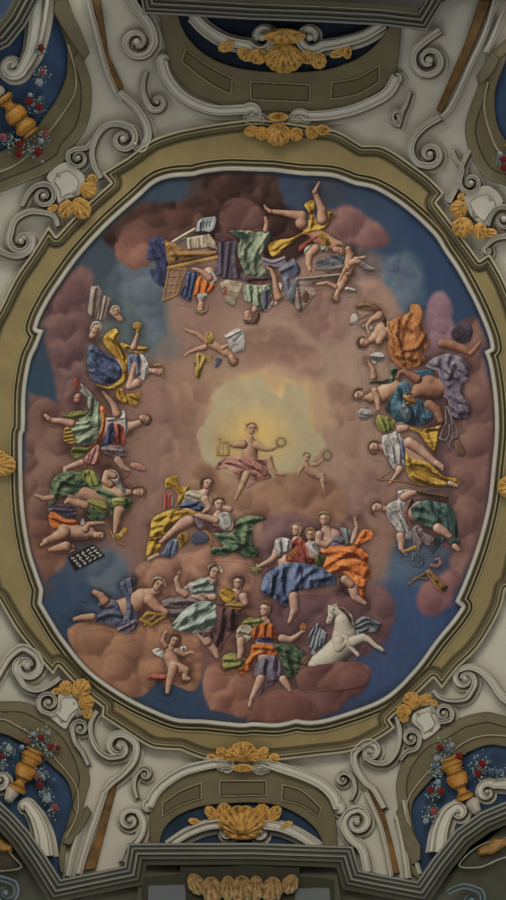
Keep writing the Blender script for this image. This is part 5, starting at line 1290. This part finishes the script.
    prop('painted_book','stone',[158,115,178,150,170,188,160,188],label='grey book edge beside the red book')
    prop('painted_drapery','yellow',[128,50,150,35,195,25,190,55,215,85,250,78,240,120,200,170,180,185,190,130,160,90,128,95],[[140,60,180,80,210,110],[240,90,200,160]],n=4,label='yellow scarf blowing behind the women in yellow and green',w=2,bias=-.05)
    person('dark haired woman in yellow drapery with a blue sash, seated at the lower centre left',
     [('', [345,95,15, 325,120,26, 285,150,50, 260,195,52, 240,240,40]), ('f', [250,260,30, 215,275,30, 170,310,20, 130,345,16]), ('f', [130,345,14, 105,365,10]), ('fh', [330,150,22, 350,190,16, 320,215,9]), ('f', [50,450,13, 90,430,12])],
     (343,68,31,-75,.25),
     [('white_chemise','cream',[230,110,265,100,300,110,345,130,365,150,360,175,320,170,270,150,235,160,205,180,220,140],[[240,120,320,145]],{'auto':.6}),
      ('blue_sash','blue',[205,180,240,150,280,155,330,170,340,200,290,210,240,195,200,200],[[210,185,270,172,330,185],[230,195,300,200]],{'w':1.8}),
      ('yellow_robe','yellow',[60,250,110,215,180,195,240,200,290,210,300,225,240,230,200,260,160,320,120,350,100,400,60,440,30,450,35,380,50,310],[[80,250,170,220,270,215],[70,290,140,270,190,250],[60,340,90,310,130,330],[50,420,80,350],[150,240,120,300]],{'w':2.8}),
      ('yellow_robe','gold',[190,330,230,310,245,330,235,370,200,395,185,370],[[205,330,220,375]]),
      ('blue_hem','sash',[150,355,190,350,195,400,160,445,105,430,120,400],[[160,365,145,430],[185,360,170,420]],{'w':1.8})],
     hair='hair', skin='skinw', hairpoly=[300,70,305,45,330,33,365,42,378,60,372,72,350,50,330,52,318,70,312,95,302,90])
    person('dark haired woman in a white sleeve and green skirt leaning beside the yellow draped woman',
     [('', [400,205,14, 395,235,28, 400,265,34, 440,280,34, 480,300,30]), ('fh', [385,258,18, 350,245,20, 300,232,15, 275,230,10]), ('f', [455,200,18, 440,195,16, 415,190,9])],
     (400,172,32,-88,.2),
     [('white_sleeve','white',[395,240,400,222,430,210,465,225,470,270,450,305,420,300,400,275],[[410,225,440,290],[445,220,460,280]],{'w':1.8}),
      ('maroon_bodice','maroon',[330,275,380,280,420,300,460,305,475,240,490,280,450,320,380,318,330,300],[]),
      ('green_skirt','green',[370,320,420,315,470,310,480,270,520,235,580,228,620,235,640,250,600,265,570,300,580,380,600,400,600,440,540,445,480,420,430,435,360,425,365,390,420,385,390,350],[[480,280,560,250,620,245],[400,330,470,340,540,380,590,420],[470,320,500,380,470,410],[380,400,450,400],[540,290,530,370]],{'w':3}),
      ('mauve_cuff','violet',[275,245,320,245,325,275,310,300,290,290],[])],
     hair='hair', skin='skinw', hairpoly=[362,172,366,148,390,136,420,140,436,162,432,185,424,165,405,152,380,160,372,180])
    rods('painted_globe','slate',[[290,345,34,318,340,34]],label='small dark globe at the women s feet, lower centre left',auto=.2,bias=-.05)
    rods('painted_orange_ring','dorange',[[330,310,6,355,330,6,365,365,6,360,390,6]],auto=.2)
    # ---------- lower middle right: blue back and orange
    Z(290, 490)
    person('woman seen from behind in a rust bodice and vivid blue skirt, seated at the lower centre right',
     [('', [30,175,10, 30,205,24, 25,250,42, -10,290,40]), ('', [-30,215,26, -50,255,24]), ('fh', [-62,268,15, -80,285,13, -110,300,10, -130,312,8]), ('', [-20,330,40, -60,380,30]), ('f', [15,430,22, 20,480,20, 8,505,12, -2,530,9])],
     (25,160,26,-80,-.5),
     [('blue_skirt','blue',[-30,295,30,290,100,300,160,330,185,350,180,380,120,390,60,400,30,410,10,450,-20,470,-60,440,-105,420,-118,390,-100,340,-60,310],[[-50,320,-70,370,-80,410],[-20,310,-30,370,-20,440],[30,310,10,370,0,430],[90,320,40,360,20,400],[150,350,90,360],[-80,350,-100,400]],{'w':3,'bias':.06}),
      ('rust_bodice','red',[0,215,35,190,70,215,95,260,95,300,40,290,-10,290,-20,270],[[10,220,0,280],[40,210,60,290],[65,225,85,285]],{'w':2}),
      ('orange_band','dorange',[0,250,25,225,35,240,10,280,-10,285],[]),
      ('white_sleeve','white',[-60,200,-30,190,5,200,5,240,-20,262,-45,260,-60,240],[[-45,210,-30,250],[-10,205,-15,245]],{'w':2})],
     hair='hairb', skin='skinw', hairpoly=[-2,165,0,140,20,130,45,135,58,155,50,175,30,190,10,188])
    Z(190,560)
    _f = []
    for k in range(9):
        a = k * 2 * pi / 9; _f.append([265, 35, 6, 265 + 26 * cos(a), 38 + 22 * sin(a), 3])
    rods('painted_leafy_sprig','olive',_f,label='small leafy sprig in the blue skirted woman s outstretched hand',auto=1.4)
    Z(290,490)
    person('fair haired woman crowned with blossoms between the blue and the orange draped women',
     [('', [80,205,10, 80,225,18, 95,260,20])], (80,180,22,-85,-.2), [('white_blouse','white',[60,215,85,205,110,225,120,260,95,265,75,240],[])], hair='hairb', skin='skinw')
    person('bare breasted woman in a brilliant orange robe, arm raised, seated at the lower centre right',
     [('', [140,145,12, 145,165,22, 170,195,42, 180,225,38]), ('f', [118,180,18, 115,210,16, 145,222,13, 165,205,9]), ('fh', [250,210,9, 262,175,14, 270,150,10, 262,122,8]), ('', [200,260,40, 260,340,30]), ('f', [255,400,22, 262,430,17, 285,445,12, 302,455,9]), ('f', [220,360,18, 245,380,16])],
     (136,118,25,-92,-.15),
     [('violet_sleeve','violet',[155,200,185,180,215,190,222,220,180,228,150,222],[[165,200,210,205]],{'w':2}),
      ('white_sleeve','white',[88,210,110,195,125,215,150,225,150,240,120,250,92,240],[[98,215,130,235]],{'w':2}),
      ('orange_robe','orange',[120,240,180,222,230,225,255,215,290,160,330,165,330,195,300,210,285,230,315,260,315,300,325,330,315,360,305,410,308,460,275,450,262,400,235,345,200,335,150,330,130,300,145,270],[[140,250,220,245,290,270],[160,290,220,260,250,250],[200,300,270,290,310,300],[170,325,240,310,290,340],[300,170,270,215],[300,330,290,440],[270,360,285,440],[240,240,300,280]],{'w':3,'bias':.1}),
      ('dark_underskirt','maroon',[195,340,235,350,240,380,250,400,240,425,210,410,190,400],[]),
      ('olive_cloth','lgreen',[100,265,125,258,145,275,130,310,105,305],[[110,270,125,300]],{'bias':-.3}),
      ('grey_fold','grey',[200,155,218,150,250,170,245,215,225,220,215,190],[[225,160,235,210]])],
     hair='hairb', skin='skinw', wreath='lgreen')
    # ---------- winged horse
    Z(300, 590, Q)
    prop('painted_feathered_wing','grey',[92,165,105,190,140,215,155,215,135,250,135,290,110,300,90,300,70,330,55,325,60,295,45,290,45,230,65,190,80,170],[[90,180,60,290],[100,200,80,300],[115,220,100,290],[130,225,120,270]],n=3,label='near wing of the white winged horse',w=1.4,auto=1.6,bias=.08)
    prop('painted_feathered_wing','grey',[270,185,290,150,320,132,360,140,400,160,420,180,400,200,370,215,330,215,300,245,285,225],[[290,170,330,145,400,175],[290,190,350,165,390,190],[295,215,340,195]],n=3,label='far wing of the white winged horse',w=1.4,auto=1.6,bias=-.1)
    lh = layer()
    hp = [[150,85,10,165,105,26,160,130,18,146,160,14],[172,100,24,205,115,30,235,150,38,240,200,42],[215,160,40,225,230,62,215,280,60],[215,280,62,150,340,60,100,370,50,70,380,30],[195,265,34,195,295,22,235,262,15,265,300,11,290,325,10],[290,322,10,298,340,8],[270,260,28,320,240,20,350,252,14,385,285,11,405,295,10],[405,292,9,425,312,9],[178,82,5,186,68,3],[165,84,4,172,72,3]]
    sdh = [chain(tp(p,3)) for p in hp]
    def hcol(X, Y, S):
        C = np.broadcast_to(np.array(PAL['horse'][1], float), X.shape + (3,)).copy()
        for f in sdh:
            d, nx, ny = f(X, Y, True); rr = np.clip(np.sqrt(nx*nx+ny*ny), 0, 1); nz = np.sqrt(1 - .96*rr*rr)
            l = nx*LD[0] + ny*LD[1] + nz*LD[2]; t = .2 + .72*l - .2*np.exp(-((1-rr)/.1)**2) + .1*(fbm(X*.4,Y*.4,2)-.5)
            C = np.where((d < .05)[..., None], ramp(t, *PAL['horse']), C)
        for ex, ey, r, c in ((170,100,1.0,(40,28,24)),(146,162,1.2,(96,76,66)),(298,340,1.6,(44,30,24)),(425,315,2.0,(44,30,24)),(150,140,1.1,(110,90,78))):
            p = tp([ex,ey])[0]; w = np.exp(-((X-p[0])**2+(Y-p[1])**2)/r**2)[...,None]; C = C*(1-w)+np.array(c,float)*w
        return C
    hs = union(*sdh)
    horse = None if DRY else field('painted_winged_horse', hs, 3.6, lambda X,Y,S: lh, hcol, M_FRESCO, PAINT, label='rearing white winged horse at the lower right of the painting')
    prop('mane','brown',[190,85,215,90,245,120,262,150,258,175,245,150,225,120,200,100],[[200,90,255,150]],horse,n=4,auto=1.6)
    prop('tail','brown',[0,350,20,335,45,340,40,365,20,390,-5,395],[[5,370,35,345]],horse,n=4,auto=1.4)
    cloud('brown cloud lip in front of the winged horse s hindquarters', [(296,674),(306,666),(322,664),(338,662),(354,661),(364,668),(368,680),(350,690),(320,690),(300,688)], (62,38,38), (102,70,62), (142,104,86), seed=21, soft=2)
    # ---------- bottom centre: orange and green woman with torch
    Z(190, 560)
    person('woman in an orange bodice and mauve skirt holding a flower, seated at the bottom centre',
     [('', [300,235,13, 300,260,30, 300,300,42, 310,350,45, 320,420,44]), ('', [235,300,24]), ('f', [205,325,19, 205,370,15, 200,390,13]), ('fh', [370,315,18, 405,322,15, 430,305,11, 448,290,8]),
      ('f', [285,480,22, 265,520,15, 248,555,11]), ('f', [248,555,11, 240,585,9]), ('f', [375,480,18, 395,510,13, 402,525,8])],
     (300,200,28,-80,-.4),
     [('white_sleeve','cream',[184,290,200,262,230,258,252,275,250,305,230,330,190,330],[[200,285,235,295]],{'w':2}),
      ('olive_shawl','lgreen',[205,255,240,230,290,235,300,250,270,270,230,262],[[215,255,280,245]],{'bias':-.05}),
      ('orange_bodice','orange',[255,270,300,250,335,260,350,300,340,330,300,315,262,325,248,300],[[265,280,260,310],[300,260,295,310],[325,270,330,320]],{'w':2,'bias':-.1}),
      ('blue_belt','dblue',[268,315,320,308,342,330,310,335,270,330],[]),
      ('orange_skirt','orange',[250,340,310,335,350,360,340,390,290,380,260,400,240,440,210,460,190,445,215,410,240,380],[[260,350,330,355],[230,440,250,390,300,370]],{'w':2.4}),
      ('mauve_skirt','violet',[280,395,330,380,360,400,365,450,350,490,310,510,285,540,260,545,265,490,255,450],[[300,400,290,480],[340,400,330,480]],{'w':3,'bias':.05}),
      ('olive_cloak','green',[340,340,400,335,440,350,455,380,440,430,430,465,390,470,370,430,355,380],[[350,350,420,370,435,430],[380,370,400,450]],{'w':3,'bias':-.1}),
      ('yellow_green_cloth','lgreen',[130,390,165,370,200,380,225,400,210,430,170,442,135,440],[[140,400,210,400],[150,430,200,420]],{'w':2.2})],
     hair='brown', skin='skinw')
    _f = []
    for k in range(8):
        a = k * 2 * pi / 8; _f.append([455, 268, 5, 455 + 15 * cos(a), 268 + 15 * sin(a), 4])
    rods('painted_flower','dorange',_f,label='orange flower in the hand of the bottom centre woman',auto=1)
    # ---------- bottom left: reclining man, white dress woman, putto
    Z(70, 560)
    person('wreathed man in slate blue drapery reclining with bare feet to the left, lower left',
     [('', [350,125,16, 320,140,28, 290,150,38, 250,190,50, 180,210,44]), ('f', [320,160,26, 350,190,20, 385,210,14]), ('f', [140,165,22, 125,145,17, 100,130,12]), ('f', [90,230,18, 50,232,15, 20,238,10])],
     (355,100,29,-60,.2),
     [('slate_trousers','slate',[80,235,130,205,110,180,130,160,185,160,205,200,220,250,190,270,140,260,100,255],[[90,240,160,215,210,220],[120,180,180,180,205,220]],{'w':2.8}),
      ('slate_cloak','slate',[195,95,235,70,270,75,255,120,245,160,262,200,275,230,262,280,225,295,190,280,215,230,225,180,215,140],[[215,100,240,160,240,230],[240,80,250,130],[220,240,250,260]],{'w':2.4,'bias':.06}),
      ('mauve_skirt','mauve',[365,170,400,150,440,155,470,190,460,220,430,245,395,230,390,205],[[380,170,440,180],[400,210,450,210]],{'w':2.4,'bias':-.12}),
      ('violet_cloth','violet',[190,270,225,250,270,235,270,270,230,295,195,290],[[200,280,260,250]])],
     hair='brown', skin='skinr', wreath='cream')
    rods('painted_golden_harp','gold',[[285,240,8,330,262,8,380,228,8],[285,240,7,310,212,7,380,222,6],[300,262,6,345,222,5]],label='golden lyre frame in the reclining man s lap',auto=.3,bias=.08)
    person('winged cherub in flight with bent legs over the blue gap at the lower left',
     [('', [418,340,10, 405,355,20, 405,390,30, 420,430,30]), ('f', [420,430,26, 465,445,20, 462,475,13, 480,478,9]), ('f', [415,440,22, 400,490,16, 392,530,10]), ('fh', [385,345,12, 372,325,10, 380,298,9]), ('fh', [430,365,13, 460,380,11, 482,372,8])],
     (418,325,24,-70,.1),
     [('red_drapery','red',[310,465,350,455,400,460,440,450,430,480,400,500,395,545,380,520,370,490,330,485],[[320,470,390,475],[400,490,390,530]],{'w':2,'bias':.05})],
     hair='hair', skin='skinr', wings=[('cherub_wing',[330,360,355,352,375,365,380,395,350,385,335,375]),('cherub_wing',[440,350,465,345,470,360,450,372])])
    Z(190, 560)
    person('woman in a sea green bodice and white skirt, arm raised with a stylus, lower centre left',
     [('', [98,78,14, 80,95,30, 50,130,46, 30,180,44]), ('', [10,110,24]), ('fh', [-18,138,17, -42,122,15, -55,80,11, -48,58,8]), ('fh', [95,150,16, 70,150,12]), ('f', [70,330,20, 100,365,15, 110,390,10]), ('', [30,180,44, 40,240,50, 70,330,20])],
     (98,48,29,-75,.3),
     [('sea_green_bodice','wgreen',[0,100,40,72,75,75,105,100,108,150,60,145,10,140,-10,130],[[15,105,60,90],[20,130,90,120],[90,95,100,140]],{'w':2,'bias':-.04}),
      ('white_puff_sleeve','white',[-25,110,5,100,15,125,0,150,-20,150],[[-15,115,0,140]]),
      ('mauve_lap','mauve',[-90,160,-40,140,20,148,80,150,100,175,60,200,0,190,-60,200,-110,190],[[-80,170,0,165,80,175]],{'w':2.4,'bias':-.12}),
      ('white_skirt','wgreen',[-60,240,-20,195,40,165,90,170,115,200,110,250,70,285,0,295,-60,280,-75,262],[[-50,260,0,220,80,190],[-30,280,40,250,100,230],[20,180,10,240]],{'w':3.2}),
      ('wine_drapery','maroon',[100,190,150,185,200,200,205,240,180,280,150,310,120,370,90,360,60,320,30,290,80,285,110,250],[[130,200,120,280,100,340],[170,200,160,270]],{'w':3,'bias':-.05})],
     hair='brown', skin='skinw', hairpoly=[68,38,72,18,95,10,120,22,124,38,104,30,88,36,80,55,70,55], wreath='cream')
    rod('painted_stylus','brown',[-55,62,3,-35,30,2],auto=0)
    person('youth in yellow looking left behind the white skirted woman',
     [('', [190,115,12, 185,135,24, 175,160,30]), ('f', [215,150,20, 222,172,14])], (192,92,25,-85,-.25),
     [('yellow_shirt','yellow',[118,130,135,112,165,115,185,130,180,160,150,172,128,160],[[130,125,170,150]],{'w':2}), ('yellow_shirt','gold',[140,175,190,168,228,180,200,200,150,192],[[150,182,215,185]])],
     hair='hair', skin='skinw')

DRY = True
paint_figures()
DRY = False
paint_figures()
# ================================================================== camera and light
cam = bpy.data.cameras.new('camera'); co = bpy.data.objects.new('camera', cam); COL.objects.link(co)
cam.sensor_fit = 'VERTICAL'; cam.sensor_height = 36; cam.lens = 26; cam.clip_end = 200
co.location = (0, 0, CAM_Z); co.rotation_euler = (pi, 0, 0); SC.camera = co
def area(name, loc, rot, sx, sy, e, col=(1, .97, .92)):
    l = bpy.data.lights.new(name, 'AREA'); l.shape = 'RECTANGLE'; l.size = sx; l.size_y = sy; l.energy = e; l.color = col
    o = bpy.data.objects.new(name, l); COL.objects.link(o); o.location = loc; o.rotation_euler = rot
    return o
E = 135
for k, t in enumerate((-.6, 0, .6)):
    # daylight in the tall windows, tilted up a little by the sills and floor
    area('window_daylight', (t * XW * .99, YW - .06, 4.5), (radians(-112), 0, 0), 1.4, 5, E * .62, (.68, .85, 1))
    area('window_daylight', (t * XW * .99, -YW + .06, 4.5), (radians(112), 0, 0), 1.4, 5, E * 2.25, (1, .95, .86))
    area('window_daylight', (-XW + .06, t * YW * .99, 4.5), (0, radians(-112), 0), 5, 1.4, E * .75)
    area('window_daylight', (XW - .06, t * YW * .99, 4.5), (0, radians(112), 0), 5, 1.4, E * .55)
w = bpy.data.worlds.new('world'); SC.world = w; w.use_nodes = True
w.node_tree.nodes['Background'].inputs[0].default_value = (.8, .88, 1, 1); w.node_tree.nodes['Background'].inputs[1].default_value = .5
vs = SC.view_settings; vs.view_transform = 'Standard'; vs.look = 'None'; vs.gamma = 1; vs.exposure = 0.0; vs.use_curve_mapping = False
